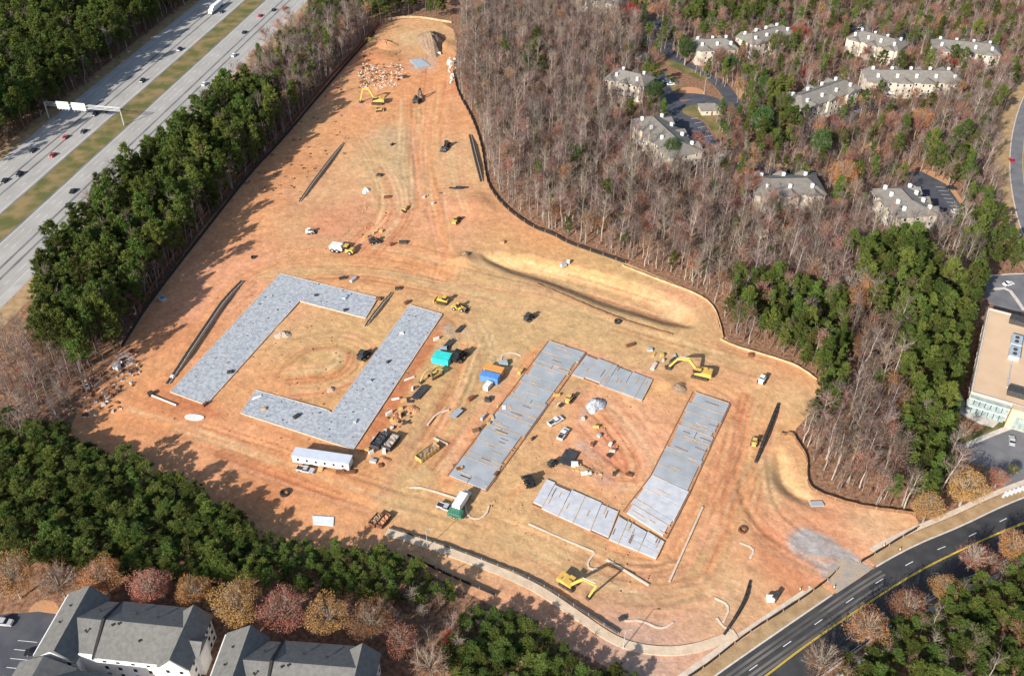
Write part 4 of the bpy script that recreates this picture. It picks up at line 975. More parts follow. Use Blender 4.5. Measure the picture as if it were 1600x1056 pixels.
for px, lb in (([(640,762),(655,760),(725,782)], 'pale curb line leading to the white box truck'),([(727,786),(729,806),(745,812),(760,804),(764,790)], 'looped pale curb right of the white box truck'),([(826,818),(870,838),(928,862)], 'pale straight curb below the pale panelled slab'),([(930,864),(916,880),(922,890),(934,888)], 'small hooked curb below the pale panelled slab'),
  ([(948,874),(975,890),(1014,914)], 'pale curb beyond the tip of the near excavator'),([(1098,792),(1072,850),(1046,908)], 'long faint curb right of the pale panelled slab'),([(1156,848),(1180,857),(1172,872)], 'angled curb by the dark manhole ring'),([(1117,934),(1142,946),(1130,972)], 'angled curb inside the dark curved wall'),([(976,970),(1000,968),(1034,984),(1052,972)], 'zigzag curb near the bend of the gravel path'),
  ([(678,684),(700,694)], 'short pale curb by the yellow open dumpster'),([(668,664),(682,646),(702,640)], 'faint curb above the yellow open dumpster'),([(783,566),(784,554),(800,550),(814,556)], 'hooked curb above the orange box'),([(1120,965),(1130,980),(1145,985)], 'curved curb end by the gravel path')):
    curb(px, lb)
o = MB(); a = G(236, 618); b = G(276, 634)
tag(MB().tube((a[0], a[1], .35), (b[0], b[1], .35), .35, .35, 10).build('drain_pipe', M['kerb']), 'pale concrete pipe lying at the end of the dark wall', 'pipe')
a = G(612, 626); b = G(624, 624); tag(MB().tube((a[0], a[1], .6), (b[0], b[1], .6), .4, .4, 10).build('drain_pipe', M['pvc']), 'short white pipe on the red trench spoil', 'pipe')
if False: sheet('gravel_pad', smooth(GP([(1228,832),(1250,825),(1290,842),(1322,868),(1352,893),(1312,922),(1296,905),(1268,880),(1240,862)]), 2, True), .16, M['gravel'])
def flat(name, px, m, label, cat, z=.3, h=.3):
    p = GP(px) if name in ('steel_plate', 'plastic_sheet') else smooth(GP(px), 2, True); c = p[0]; o = MB().slab([(x - c[0], y - c[1]) for x, y in p], -.2, h).build(name, M[m]); o.location = (c[0], c[1], 0); return tag(o, label, cat)
flat('washout_liner', [(288,650),(300,647),(318,650),(320,655),(305,658),(290,655)], 'pvc', 'bright white oval washout liner on the orange dirt', 'liner', h=.35)
flat('plastic_sheet', [(488,806),(522,808),(521,822),(490,819)], 'tarp', 'pale blue plastic sheet at the edge of the young pines', 'sheet', h=.25)
flat('steel_plate', [(1264,784),(1284,783),(1288,790),(1268,791)], 'slab_grey', 'grey steel plate on the slope by the wooded corner', 'plate', h=.35)
flat('plastic_sheet', [(640,95),(658,93),(672,103),(652,108)], 'hvac', 'blue-grey plastic sheet on the far orange dirt', 'sheet', h=.5)
def heap(name, u, v, rx, ry, h, m, label, seed, cat='pile'):
    x, y = G(u, v); mb = MB(); n = 22; k = 7; vs = [(0, 0, h)]; r = np.random.default_rng(seed); ph = r.uniform(0, 6, 4)
    for j in range(1, k + 1):
        for i in range(n):
            t = 2 * math.pi * i / n; f = j / k; w = 1 + .16 * math.sin(2 * t + ph[0]) + .12 * math.sin(3 * t + ph[1]) + .08 * math.sin(5 * t + ph[2])
            vs.append((rx * f * w * math.cos(t), ry * f * w * math.sin(t), h * (1 - f ** 1.3) * (1 + r.normal() * .10) - (.35 if j == k else 0)))
    fs = [(0, 1 + i, 1 + (i + 1) % n) for i in range(n)]
    for j in range(k - 1): fs += [(1 + j * n + i, 1 + (j + 1) * n + i, 1 + (j + 1) * n + (i + 1) % n, 1 + j * n + (i + 1) % n) for i in range(n)]
    o = mb.add(vs, fs).build(name, M[m]); o.location = (x, y, 0); return tag(o, label, cat)
heap('spoil_heap', 674, 68, 8.5, 20, 6, 'dirt_pile', 'big grey-brown spoil heap at the far end of the site', 1)
heap('gravel_pile', 441, 524, 3.2, 2.6, 1.6, 'gravel', 'small grey gravel pile inside the blue-grey slab', 2)
heap('gravel_pile', 931, 633, 3.4, 4.0, 2.0, 'slab_blue', 'blue-grey gravel pile inside the panelled slabs', 3)
heap('gravel_pile', 517, 609, 1.5, 1.5, .9, 'gravel', 'tiny grey heap beside the inner slab corner', 4)
heap('spoil_heap', 1060, 606, 4.0, 3.0, 1.4, 'dirt_pile', 'brown spoil heap below the big yellow excavator', 5)
heap('spoil_heap', 603, 70, 7, 8, 2.4, 'dirt_red', 'red spoil heap next to the rubble field', 6)
heap('spoil_heap', 728, 402, 3.2, 4.2, 2.2, 'dirt_pile', 'steep dirt heap at the mouth of the basin', 7)
heap('spoil_heap', 578, 64, 4, 3, 2, 'dkyellow', 'yellowish brush heap at the far shadowed corner', 8)
heap('gravel_pile', 572, 298, 2.0, 2.4, 1.3, 'pvc', 'small white heap on the tan grading', 9)
for i, (u, v, lb) in enumerate([(645,640,'red trench spoil ridge near the dark flat trailer'),(618,655,'red spoil lump beside the scattered drums'),(600,720,'low red spoil lump behind the white office trailer')]):
    heap('spoil_heap', u, v, 2.2, 2.8, .8, 'dirt_red', lb, 20 + i)
# rubble field: too many stones to count
def rubble(name, px, n, s0, s1, m, label, seed, z0=0.0):
    poly = GP(px); r = random.Random(seed); xs = [p[0] for p in poly]; ys = [p[1] for p in poly]; mb = MB(); k = 0
    while k < n:
        x = r.uniform(min(xs), max(xs)); y = r.uniform(min(ys), max(ys))
        if not inpoly(np.array([x]), np.array([y]), poly)[0]: continue
        s = r.uniform(s0, s1); q = Matrix.Rotation(r.uniform(0, 6.28), 3, 'Z') @ Matrix.Rotation(r.uniform(-.5, .5), 3, 'X')
        mb.box(x - s, x + s, y - s * r.uniform(.3, .9), y + s * .5, z0 - .1, z0 + s * r.uniform(.5, 1.2), q, (x, y, z0 + .1)); k += 1
    return tag(mb.build(name, M[m]), label, 'rubble', kind='stuff')
rubble('rubble', [(570,90),(620,85),(635,115),(615,140),(565,140),(560,115)], 300, .2, .55, 'kerb', 'pale broken rubble field at the far left of the site', 1)
rubble('rubble', [(565,85),(625,80),(630,120),(560,145)], 200, .25, .8, 'wood_dark', 'dark debris mixed through the rubble field', 2)
rubble('rubble', [(700,90),(712,92),(712,130),(702,130)], 26, .3, .9, 'white_dirty', 'white broken concrete at the fence', 3)
rubble('debris', [(120,600),(200,560),(225,570),(190,640),(130,655)], 90, .15, .6, 'kerb', 'scattered pale debris in the shadowed site corner', 4)
rubble('debris', [(120,600),(210,545),(225,570),(190,640),(130,655)], 90, .2, .9, 'rust', 'scattered rusty debris in the shadowed site corner', 5)
rubble('debris', [(600,655),(640,640),(650,660),(612,672)], 26, .2, .6, 'machine_grey', 'dark litter beside the charcoal dumpsters', 6)
rubble('debris', [(900,720),(950,745),(935,752),(895,735)], 40, .15, .5, 'wood', 'timber offcuts around the timber stack', 7)
rubble('debris', [(380,240),(470,150),(560,130),(540,240),(460,320),(380,320)], 90, .2, .6, 'wood_dark', 'stumps and roots in the long tree shadows', 8)
rubble('debris', [(600,300),(700,290),(650,340),(560,400),(480,390)], 60, .12, .4, 'dirt_red', 'small clods on the tan grading', 9)
rubble('debris', [(700,520),(1000,560),(1100,700),(1000,940),(760,860)], 160, .10, .3, 'dirt_red', 'small clods around the panelled slabs', 10)
rubble('debris', [(300,460),(560,440),(660,560),(560,740),(250,650)], 160, .10, .32, 'wood_dark', 'dark litter around the blue-grey slabs', 11)
rubble('debris', [(745,190),(765,290),(870,365),(985,410),(975,400),(870,355),(775,285),(752,190)], 60, .15, .5, 'bark', 'branches along the silt fence', 12)

# ------------------------------------------------------------------ vehicles and machines
def wheel(parent, x, y, r, w, m='tyre'):
    o = MB().tube((x, y - w / 2, r), (x, y + w / 2, r), r, r, 12).build('wheel', M[m], parent)
    MB().tube((x, y - w / 2 - .01, r), (x, y + w / 2 + .01, r), r * .5, r * .5, 8).build('rim', M['steel'], o); return o
CAR_COL = dict(dark=(.02, .022, .026), black=(.008, .008, .009), white=(.78, .78, .77), red=(.45, .02, .03), silver=(.45, .46, .47), blue=(.03, .07, .22), tan=(.40, .33, .24))
def paint(c): return mat('car_paint_' + c, CAR_COL[c], tuple(x * .9 for x in CAR_COL[c]), scale=1, rough=.3, spec=.5, coat=.6)
def car(x, y, rz, colour, label, group=None, suv=False):
    t = thing('car', label, 'car', (x, y, 0), rz, group); h = .18 if suv else 0; p = paint(colour)
    MB().prism([(-2.25, .28), (-2.3, .75 + h), (-1.6, .92 + h), (1.0, .95 + h), (2.1, .80 + h), (2.3, .55), (2.25, .28)], -.9, .9).build('body', p, t)
    MB().prism([(-1.95 if suv else -1.5, .92 + h), (-1.6 if suv else -.95, 1.40 + h), (.30, 1.42 + h), (1.05, .94 + h)], -.78, .78).build('windows', M['glass'], t)
    MB().prism([(-1.62 if suv else -1.0, 1.40 + h), (-1.55 if suv else -.9, 1.47 + h), (.22, 1.49 + h), (.36, 1.41 + h)], -.80, .80).build('roof_panel', p, t)
    for sx in (-1.4, 1.4):
        for sy in (-.82, .82): wheel(t, sx, sy, .33, .22)
    for sy in (-.65, .65):
        MB().box(2.2, 2.31, sy - .18, sy + .18, .58, .72).build('headlight', M['white'], t); MB().box(-2.33, -2.22, sy - .18, sy + .18, .6, .76).build('tail_light', M['rust'], t)
    return t
def pickup(x, y, rz, colour, label):
    t = thing('pickup_truck', label, 'pickup', (x, y, 0), rz); p = paint(colour)
    MB().prism([(-2.9, .45), (-2.9, 1.0), (-.6, 1.0), (-.55, 1.05), (1.2, 1.05), (2.7, .98), (2.85, .6), (2.8, .45)], -.98, .98).build('body', p, t)
    MB().prism([(-.65, 1.05), (-.5, 1.72), (.75, 1.74), (1.3, 1.06)], -.86, .86).build('windows', M['glass'], t)
    MB().prism([(-.55, 1.70), (-.5, 1.80), (.7, 1.82), (.85, 1.72)], -.88, .88).build('cab_roof', p, t)
    MB().box(-2.75, -.75, -.82, .82, 1.0, 1.02).build('bed_liner', M['machine_grey'], t)
    MB().box(-2.9, -.7, -.98, -.85, 1.0, 1.32).box(-2.9, -.7, .85, .98, 1.0, 1.32).box(-2.9, -2.78, -.85, .85, 1.0, 1.32).build('bed_side', p, t)
    for sx in (-1.85, 1.9):
        for sy in (-.88, .88): wheel(t, sx, sy, .4, .26)
    return t
def tracks(t, L, W, h, tw):
    for sy in (-1, 1):
        y = sy * (W / 2 - tw / 2)
        MB().prism([(-L / 2, h * .5), (-L / 2 + h * .35, 0), (L / 2 - h * .35, 0), (L / 2, h * .5), (L / 2 - h * .35, h), (-L / 2 + h * .35, h)], y - tw / 2, y + tw / 2).build('track', M['track'], t)
def excavator(x, y, rz, label, arm, s=1.0, m='yellow', swing=0.0):
    """arm: (boom tip x, z), (stick tip x, z)"""
    t = thing('excavator', label, 'excavator', (x, y, 0), rz); t.scale = (s, s, s); Y = M[m]
    tracks(t, 4.9, 3.3, .95, .65); MB().box(-1.3, 1.3, -1.1, 1.1, .45, 1.1).tube((0, 0, 1.0), (0, 0, 1.3), .9, .9, 12).build('undercarriage', M['machine_grey'], t)
    MB().prism([(-2.9, 1.3), (-3.05, 1.9), (-2.9, 2.5), (-1.2, 2.6), (.6, 2.2), (1.6, 1.9), (1.6, 1.3)], -1.45, 1.45).build('house', Y, t)
    MB().box(-3.1, -2.2, -1.5, 1.5, 1.25, 2.45).build('counterweight', M['machine_grey'] if m != 'yellow' else M['dkyellow'], t)
    MB().tube((-1.8, -.8, 2.5), (-1.8, -.8, 3.1), .12, .1, 8).build('exhaust', M['machine_grey'], t)
    cab = MB().prism([(-.1, 1.32), (-.1, 3.1), (1.5, 3.1), (1.9, 2.2), (1.8, 1.32)], .35, 1.4).build('cab', M['glass'], t)
    MB().box(-.15, 1.55, .32, 1.43, 3.1, 3.2).build('cab_roof', Y, cab)
    (bx, bz), (sx, sz) = arm; mx, mz = bx * .48 + .4, max(bz * .62 + 2.3, 3.6)
    MB().beam((1.2, -.3, 1.9), (mx, -.3, mz), .55, .75).beam((mx, -.3, mz), (bx, -.3, bz), .5, .62).build('boom', Y, t)
    MB().beam((bx + .25 * (1 if sx < bx else -1), -.3, bz + .35), (sx, -.3, sz + .9), .42, .52).build('stick', Y, t)
    MB().tube((1.6, -.3, 1.6), (mx - .1, -.3, mz - .55), .11, .09, 6).tube((mx, -.3, mz + .55), (bx - .2, -.3, bz + .75), .11, .09, 6).build('cylinder', M['steel'], t)
    MB().prism([(sx - .7, sz + .9), (sx + .45, sz + .95), (sx + .5, sz + .2), (sx, sz - .02), (sx - .75, sz + .1)], -1.0, .4).build('bucket', M['machine_grey'], t)
    return t
def dozer(x, y, rz, label, m='yellow', s=1.0):
    t = thing('bulldozer', label, 'bulldozer', (x, y, 0), rz); t.scale = (s, s, s); tracks(t, 4.0, 2.9, 1.1, .6)
    MB().prism([(-1.9, .8), (-1.9, 1.6), (-.6, 1.7), (-.2, 1.9), (1.9, 1.8), (2.0, .8)], -.75, .75).build('body', M[m], t)
    c = MB().prism([(-1.4, 1.65), (-1.3, 2.9), (-.1, 2.9), (.2, 1.85)], -.72, .72).build('cab', M['glass'], t); MB().box(-1.5, .05, -.8, .8, 2.9, 3.02).build('cab_roof', M[m], c)
    MB().prism([(2.7, .05), (2.95, .3), (2.85, .9), (2.95, 1.4), (2.75, 1.4), (2.62, .8)], -1.7, 1.7).build('blade', M[m], t)
    for sy in (-1.2, 1.2): MB().beam((-.2, sy, .55), (2.7, sy, .45), .18, .25).build('push_arm', M[m], t)
    MB().tube((1.0, .3, 1.8), (1.0, .3, 2.6), .09, .09, 6).build('exhaust', M['machine_grey'], t); return t
def loader(x, y, rz, label, m='yellow', s=1.0):
    t = thing('wheel_loader', label, 'loader', (x, y, 0), rz); t.scale = (s, s, s)
    MB().prism([(-3.1, .7), (-3.1, 1.7), (-1.0, 1.9), (-.6, 1.0), (-.6, .7)], -.95, .95).build('rear_body', M[m], t); MB().prism([(-.5, .6), (-.5, 1.2), (1.6, 1.3), (1.9, .6)], -.6, .6).build('front_frame', M[m], t)
    c = MB().prism([(-1.3, 1.8), (-1.2, 3.1), (-.1, 3.1), (.1, 1.3), (-.6, 1.2)], -.7, .7).build('cab', M['glass'], t); MB().box(-1.35, 0, -.78, .78, 3.1, 3.22).build('cab_roof', M[m], c)
    for sy in (-.55, .55): MB().beam((.2, sy, 1.7), (2.9, sy, .6), .2, .32).build('lift_arm', M[m], t)
    MB().prism([(2.6, .1), (3.9, .05), (3.9, .2), (3.1, .45), (2.9, 1.2), (2.6, 1.2)], -1.4, 1.4).build('bucket', M['machine_grey'], t)
    for sx in (-1.9, 1.3):
        for sy in (-1.05, 1.05): wheel(t, sx, sy, .75, .55)
    return t
def skid(x, y, rz, label, m, cat='skid steer', s=1.0):
    t = thing('skid_steer', label, cat, (x, y, 0), rz); t.scale = (s, s, s)
    MB().prism([(-1.3, .4), (-1.4, 1.3), (-.6, 1.5), (.9, .9), (1.1, .4)], -.55, .55).build('body', M[m], t)
    c = MB().prism([(-.6, 1.2), (-.55, 2.05), (.4, 2.05), (.7, 1.0)], -.5, .5).build('cab', M['glass'], t); MB().box(-.65, .5, -.55, .55, 2.05, 2.13).build('cab_roof', M[m], c)
    for sy in (-.68, .68): MB().beam((-1.2, sy, 1.55), (1.2, sy, 1.2), .16, .22).beam((1.2, sy, 1.2), (1.7, sy, .4), .16, .2).build('lift_arm', M[m], t)
    MB().prism([(1.6, .08), (2.5, .05), (2.5, .15), (1.95, .4), (1.75, .85), (1.6, .85)], -.9, .9).build('bucket', M['machine_grey'], t)
    for sx in (-.6, .6):
        for sy in (-.78, .78): wheel(t, sx, sy, .42, .32)
    return t
def dumpster(x, y, rz, label, m, L=6.5, W=2.4, H=1.7, fill=None, name='dumpster', cat='dumpster'):
    t = thing(name, label, cat, (x, y, 0), rz); h = H; w = .12
    MB().box(-L / 2, L / 2, -W / 2, W / 2, .15, .3).build('floor_plate', M[m], t)
    for sy in (-1, 1):
        MB().box(-L / 2, L / 2, sy * W / 2 - w / 2, sy * W / 2 + w / 2, .3, h).build('side_panel', M[m], t)
        for i in range(6): MB().box(-L / 2 + .4 + i * (L - .9) / 5, -L / 2 + .55 + i * (L - .9) / 5, sy * (W / 2 + w / 2 + .005) - .05, sy * (W / 2 + w / 2 + .005) + .05, .3, h - .05).build('rib', M[m], t)
    for sx in (-1, 1): MB().box(sx * (L / 2 - w / 2) - w / 2, sx * (L / 2 - w / 2) + w / 2, -W / 2 + w / 2 + .01, W / 2 - w / 2 - .01, .3, h - .05).build('end_panel', M[m], t)
    if fill:
        n = 8; r = random.Random(int(x)); vs = []; fs = []
        for i in range(n + 1):
            for j in range(4): vs.append((-L / 2 + .2 + (L - .4) * i / n, -W / 2 + .15 + (W - .3) * j / 3, h * .72 + r.uniform(-.25, .28)))
        for i in range(n):
            for j in range(3): fs.append((i * 4 + j, i * 4 + j + 1, i * 4 + j + 5, i * 4 + j + 4))
        MB().add(vs, fs).build('load', M[fill], t)
    return t
def container(x, y, rz, label, m, L=6.1, W=2.44, H=2.6, name='storage_container', roof=None, cat='container'):
    t = thing(name, label, cat, (x, y, 0), rz)
    MB().box(-L / 2, L / 2, -W / 2, W / 2, .12, H - .06).build('shell', M[m], t); MB().box(-L / 2 - .03, L / 2 + .03, -W / 2 - .03, W / 2 + .03, H - .06, H).build('roof_sheet', M[roof or m], t)
    for i in range(int(L / .45)):
        for sy in (-1, 1): MB().box(-L / 2 + .2 + i * .45, -L / 2 + .4 + i * .45, sy * (W / 2 + .02) - .03, sy * (W / 2 + .02) + .03, .2, H - .1).build('corrugation', M[m], t)
    for sy in (-.6, .6):
        d = MB().box(L / 2, L / 2 + .05, sy - .57, sy + .57, .2, H - .12).build('door', M[m], t); MB().tube((L / 2 + .08, sy, .3), (L / 2 + .08, sy, H - .3), .03, .03, 6).build('lock_rod', M['steel'], d)
    return t
def at(u, v): return G(u, v)
# office trailer with steps
a, rz, L = local_frame((458,724), (546,737)); t = thing('office_trailer', 'long white site office trailer with blue-grey roof', 'trailer', (a.x, a.y, 0), rz); W = 3.7
MB().box(0, L, 0, W, .7, 3.5).build('wall', M['white_dirty'], t); MB().box(-.15, L + .15, -.15, W + .15, 3.5, 3.68).build('roof', M['trailer_roof'], t)
MB().box(.4, L - .4, .3, W - .3, .35, .68).build('chassis', M['machine_grey'], t)
for i in range(6): window(t, 2 + i * (L - 4) / 5, -.04, 1.7, 0, .8)
MB().box(L * .48, L * .48 + .95, -.06, .04, .75, 2.8).build('door', M['steel'], t); MB().box(L * .48 - .3, L * .48 + 1.3, -1.6, -.1, 0, .35).box(L * .48 - .3, L * .48 + 1.3, -1.1, -.1, .35, .7).build('step', M['wood'], t)
for sx in (L * .45, L * .55):
    for sy in (.35, W - .35): wheel(t, sx, sy, .36, .25)
MB().beam((L, W / 2, .5), (L + 1.6, W / 2, .45), .15, .15).build('hitch', M['machine_grey'], t)
x, y = at(540, 738); tag(MB().box(-3.0, 3.2, -.6, .6, 0, .7).box(-1, -.2, -.5, .5, .7, 1.2).build('pallet_stack', M['rust']), 'low rusty red pallet stack at the end of the white office trailer', 'pallets').location = (x, y, 0)
bpy.context.view_layer.update()
pickup(*at(478, 736), R(-14), 'silver', 'silver pickup parked in front of the white office trailer')
pickup(*at(868, 660), R(38), 'white', 'white pickup with dark windshield beside the grey panelled slab')
pickup(*at(880, 680), R(62), 'white', 'white crew truck with long bed near the blue-grey gravel pile')
# big machines
excavator(*at(888, 914), R(-36), 'yellow excavator with raised arm beside the pale gravel path', ((8.8, 7.2), (7.0, 0)), 1.0)
excavator(*at(1094, 588), R(160), 'big yellow excavator at the corner of the grey panelled slab', ((7.0, 4.2), (9.0, 0)), 1.25)
excavator(*at(590, 162), R(176), 'yellow excavator at the far end of the tan grading', ((6.0, 6.4), (7.5, 0)), 1.25)
excavator(*at(652, 160), R(75), 'dark excavator facing the far spoil heap', ((4.5, 5.5), (6.5, .4)), 1.05, 'machine_grey')
excavator(*at(680, 588), R(-140), 'dusty yellow excavator parked below the teal tarp', ((4.8, 3.4), (6.4, 0)), .95, 'dkyellow')
dozer(*at(692, 473), R(160), 'yellow bulldozer on the tan haul road', s=1.1)
loader(*at(718, 484), R(-20), 'yellow wheel loader behind the yellow bulldozer', s=1.0)
loader(*at(713, 347), R(70), 'yellow loader under the pinkish cut slope', s=.95)
dozer(*at(592, 174), R(10), 'small orange-yellow bulldozer in front of the far excavator', 'dkyellow', .85)
loader(*at(697, 232), R(250), 'charcoal loader near the fence of the bare wood', 'machine_grey', 1.15)
skid(*at(1190, 597), R(60), 'pale grey skid steer alone on the tan dirt', 'white_dirty', s=1.4)
skid(*at(1178, 694), R(70), 'yellow-white skid steer at the dark curved wall', 'dkyellow', s=1.2)
skid(*at(567, 560), R(65), 'black and white skid steer inside the blue-grey slab', 'machine_grey', s=1.7)
skid(*at(716, 562), R(60), 'black loader beside the teal tarp', 'black', s=2.0)
skid(*at(827, 757), R(110), 'black skid steer at the corner of the pale panelled slab', 'black', s=1.6)
skid(*at(889, 627), R(60), 'dusty skid steer with raised forks beside the grey panelled slab', 'dkyellow', s=1.3)
skid(*at(862, 727), R(40), 'dark small skid steer by the dark flat trailer', 'machine_grey', s=1.1)
skid(*at(584, 380), R(20), 'dark skid steer behind the water truck', 'machine_grey', s=1.4)
skid(*at(826, 500), R(50), 'dark skid steer alone below the basin', 'machine_grey', s=1.5)
skid(*at(484, 365), R(10), 'pale compact machine on the pink grading', 'white_dirty', s=1.2)
# articulated water truck
x, y = at(538, 394); t = thing('water_truck', 'yellow water truck with white tank on the orange haul road', 'truck', (x, y, 0), R(-16)); t.scale = (1.15,) * 3
MB().prism([(-5.2, 1.2), (-5.2, 2.4), (-4.8, 3.0), (-.6, 3.0), (-.2, 2.4), (-.2, 1.2)], -1.3, 1.3).build('tank', M['white_dirty'], t)
MB().prism([(.9, .8), (.9, 2.0), (1.6, 2.1), (3.6, 1.9), (3.9, 1.4), (3.9, .8)], -1.1, 1.1).build('hood', M['yellow'], t); c = MB().prism([(.4, 1.9), (.4, 3.1), (1.7, 3.1), (2.2, 2.0)], -1.0, 1.0).build('cab', M['glass'], t); MB().box(.3, 1.8, -1.08, 1.08, 3.1, 3.22).build('cab_roof', M['yellow'], c)
MB().box(-5.0, 3.6, -.5, .5, .7, 1.1).build('chassis', M['machine_grey'], t)
for sx in (-4.0, -2.2, 2.7):
    for sy in (-1.25, 1.25): wheel(t, sx, sy, .8, .6)
# boxes, dumpsters, trailers
container(*at(691, 564), R(-18), 'teal tarped container beside the red trench', 'teal', 6.2, 4.6, 2.6)
container(*at(766, 594), R(-20), 'bright blue container next to the orange one', 'blue', 6.6, 3.0, 2.7)
container(*at(772, 583), R(-20), 'bright orange container behind the blue one', 'orange', 6.8, 3.0, 2.5)
container(*at(762, 606), R(62), 'small white container end of the blue one', 'white_dirty', 3.4, 1.8, 1.9, name='tool_box', cat='box')
container(*at(786, 570), R(10), 'small grey tool box above the orange container', 'hvac', 3.0, 1.8, 1.6, name='tool_box', cat='box')
container(*at(693, 548), R(5), 'small grey tool box above the teal tarp', 'hvac', 2.4, 1.6, 1.5, name='tool_box', cat='box')
dumpster(*at(593, 692), R(66), 'charcoal covered dumpster behind the office trailer', 'dumpster', 6.4, 3.2, 1.9, 'dumpster')
dumpster(*at(611, 694), R(66), 'charcoal dumpster half full of rubble', 'dumpster', 6.6, 3.2, 1.9, 'gravel')
dumpster(*at(668, 710), R(48), 'yellow open-topped dumpster with pale rubble', 'dkyellow', 8.2, 2.8, 1.8, 'dirt_pile')
dumpster(*at(588, 815), R(60), 'rust-brown open dumpster at the start of the gravel path', 'rust', 4.6, 2.2, 1.6, 'dirt_pile')
dumpster(*at(600, 816), R(62), 'rust-red dumpster next to the rust-brown one', 'rust', 5.2, 2.0, 1.5, 'dirt_red')
def flat_trailer(u, v, rz, label, L=7.0, W=2.5, m='dumpster'):
    x, y = at(u, v); t = thing('flatbed_trailer', label, 'trailer', (x, y, 0), rz)
    for i in range(int(W / .31)): MB().box(-L / 2, L / 2, -W / 2 + i * .31, -W / 2 + i * .31 + .29, .75, .85).build('deck_plank', M[m], t)
    MB().box(-L / 2, L / 2, -.5, .5, .55, .745).build('chassis', M['machine_grey'], t); MB().beam((L / 2, 0, .6), (L / 2 + 1.4, 0, .5), .14, .14).build('hitch', M['machine_grey'], t)
    for sx in (-.9, .1):
        for sy in (-W / 2 + .3, W / 2 - .3): wheel(t, sx, sy, .36, .24)
    return t
flat_trailer(656, 615, R(62), 'dark flatbed trailer on the tan road beside red spoil', 7.6, 3.0)
flat_trailer(700, 540, R(62), 'dark flatbed trailer between teal tarp and slab', 5.6, 2.4)
flat_trailer(887, 717, R(64), 'dark blue-grey deck trailer by the timber stack', 6.6, 4.6)
flat_trailer(713, 648, R(55), 'grey loaded trailer on the tan road', 4.8, 2.2, 'hvac')
flat_trailer(718, 516, R(60), 'dark trailer standing on the gravel offcut', 4.6, 1.8)
x, y = at(912, 736); t = thing('timber_stack', 'pale timber stack beside the dark deck trailer', 'timber', (x, y, 0), R(-35))
for i in range(14): MB().box(-2.4 + (i % 3) * .3, 2.2 + (i % 4) * .3, -1.2 + (i % 7) * .36, -.9 + (i % 7) * .36, .02 + (i // 7) * .32, .30 + (i // 7) * .32).build('board', M['wood'], t)
x, y = at(898, 727); tag(MB().box(-1.1, 1.1, -.7, .7, 0, 1.2).box(-1.0, 1.0, -.6, .6, 1.2, 1.35).build('material_crate', M['white_dirty']), 'white crate at the corner of the timber stack', 'crate').location = (x, y, 0)
x, y = at(916, 741); tag(MB().box(-1.6, 1.6, -.5, .5, 0, .9).box(-.5, .4, -.4, .4, .9, 1.3).build('material_crate', M['white_dirty']), 'low white crate below the timber stack', 'crate').location = (x, y, 0)
# box truck with compressor
x, y = at(720, 790); t = thing('box_truck', 'white box truck parked on the pale curb', 'truck', (x, y, 0), R(66))
MB().box(-3.2, 2.6, -1.25, 1.25, 1.0, 3.5).build('cargo_box', M['white'], t); MB().prism([(2.7, .6), (2.7, 2.7), (3.7, 2.7), (4.3, 1.7), (5.1, 1.5), (5.2, .6)], -1.1, 1.1).build('cab', M['white_dirty'], t); MB().prism([(3.72, 1.75), (3.72, 2.6), (4.25, 1.75)], -1.12, 1.12).build('window', M['glass'], t)
MB().box(-3.2, 4.6, -.5, .5, .55, .98).build('chassis', M['machine_grey'], t)
for sx in (-2.0, 4.0):
    for sy in (-1.05, 1.05): wheel(t, sx, sy, .5, .35)
x, y = at(712, 806); t = thing('air_compressor', 'dark green towed compressor behind the white box truck', 'compressor', (x, y, 0), R(-20))
MB().prism([(-2.4, .6), (-2.3, 1.9), (-1.6, 2.3), (1.6, 2.3), (2.3, 1.9), (2.4, .6)], -1.2, 1.2).build('housing', M['green'], t); MB().beam((2.3, 0, .6), (3.8, 0, .5), .15, .15).build('hitch', M['machine_grey'], t)
for sy in (-1.15, 1.15): wheel(t, 0, sy, .5, .3)
for i in range(4): MB().box(-1.6 + i * .8, -1.1 + i * .8, -1.24, -1.19, 1.0, 1.6).build('vent', M['machine_grey'], t)
pickup(*at(697, 795), R(-25), 'silver', 'pale grey pickup next to the green compressor')
# rings, drums, plates
def ring(u, v, r, label, m='wall_dark', h=.7):
    x, y = at(u, v); mb = MB(); n = 18; vs = []
    for rr, z in ((r, -.2), (r, h), (r * .68, h), (r * .68, -.2)):
        vs += [(rr * math.cos(6.2832 * i / n), rr * math.sin(6.2832 * i / n), z) for i in range(n)]
    fs = []
    for k in range(4): fs += [(k * n + i, k * n + (i + 1) % n, ((k + 1) % 4) * n + (i + 1) % n, ((k + 1) % 4) * n + i) for i in range(n)]
    o = mb.add(vs, fs).build('manhole_ring', M[m]); o.location = (x, y, 0); return tag(o, label, 'ring')
ring(445, 771, 1.5, 'dark manhole ring near the young pines', 'wall_dark'); ring(1160, 829, 1.3, 'dark manhole ring beside the angled curb', 'rust'); ring(965, 503, 1.3, 'dark ring on the lip of the basin'); ring(254, 468, 1.5, 'grey ring beside the black silt fence', 'hvac', 1.2); ring(396, 403, 1.0, 'small dark ring on the pink grading'); ring(1388, 749, .1, 'x') if False else None
def bundle(u, v, rz, L, W, H, m, label, name='material_bundle', cat='bundle'):
    x, y = at(u, v); o = MB().box(-L / 2, L / 2, -W / 2, W / 2, 0, H).box(-L / 2 + .15, L / 2 - .2, -W / 2 + .1, W / 2 - .12, H, H + .18).build(name, M[m]); o.location = (x, y, 0); o.rotation_euler.z = rz; return tag(o, label, cat)
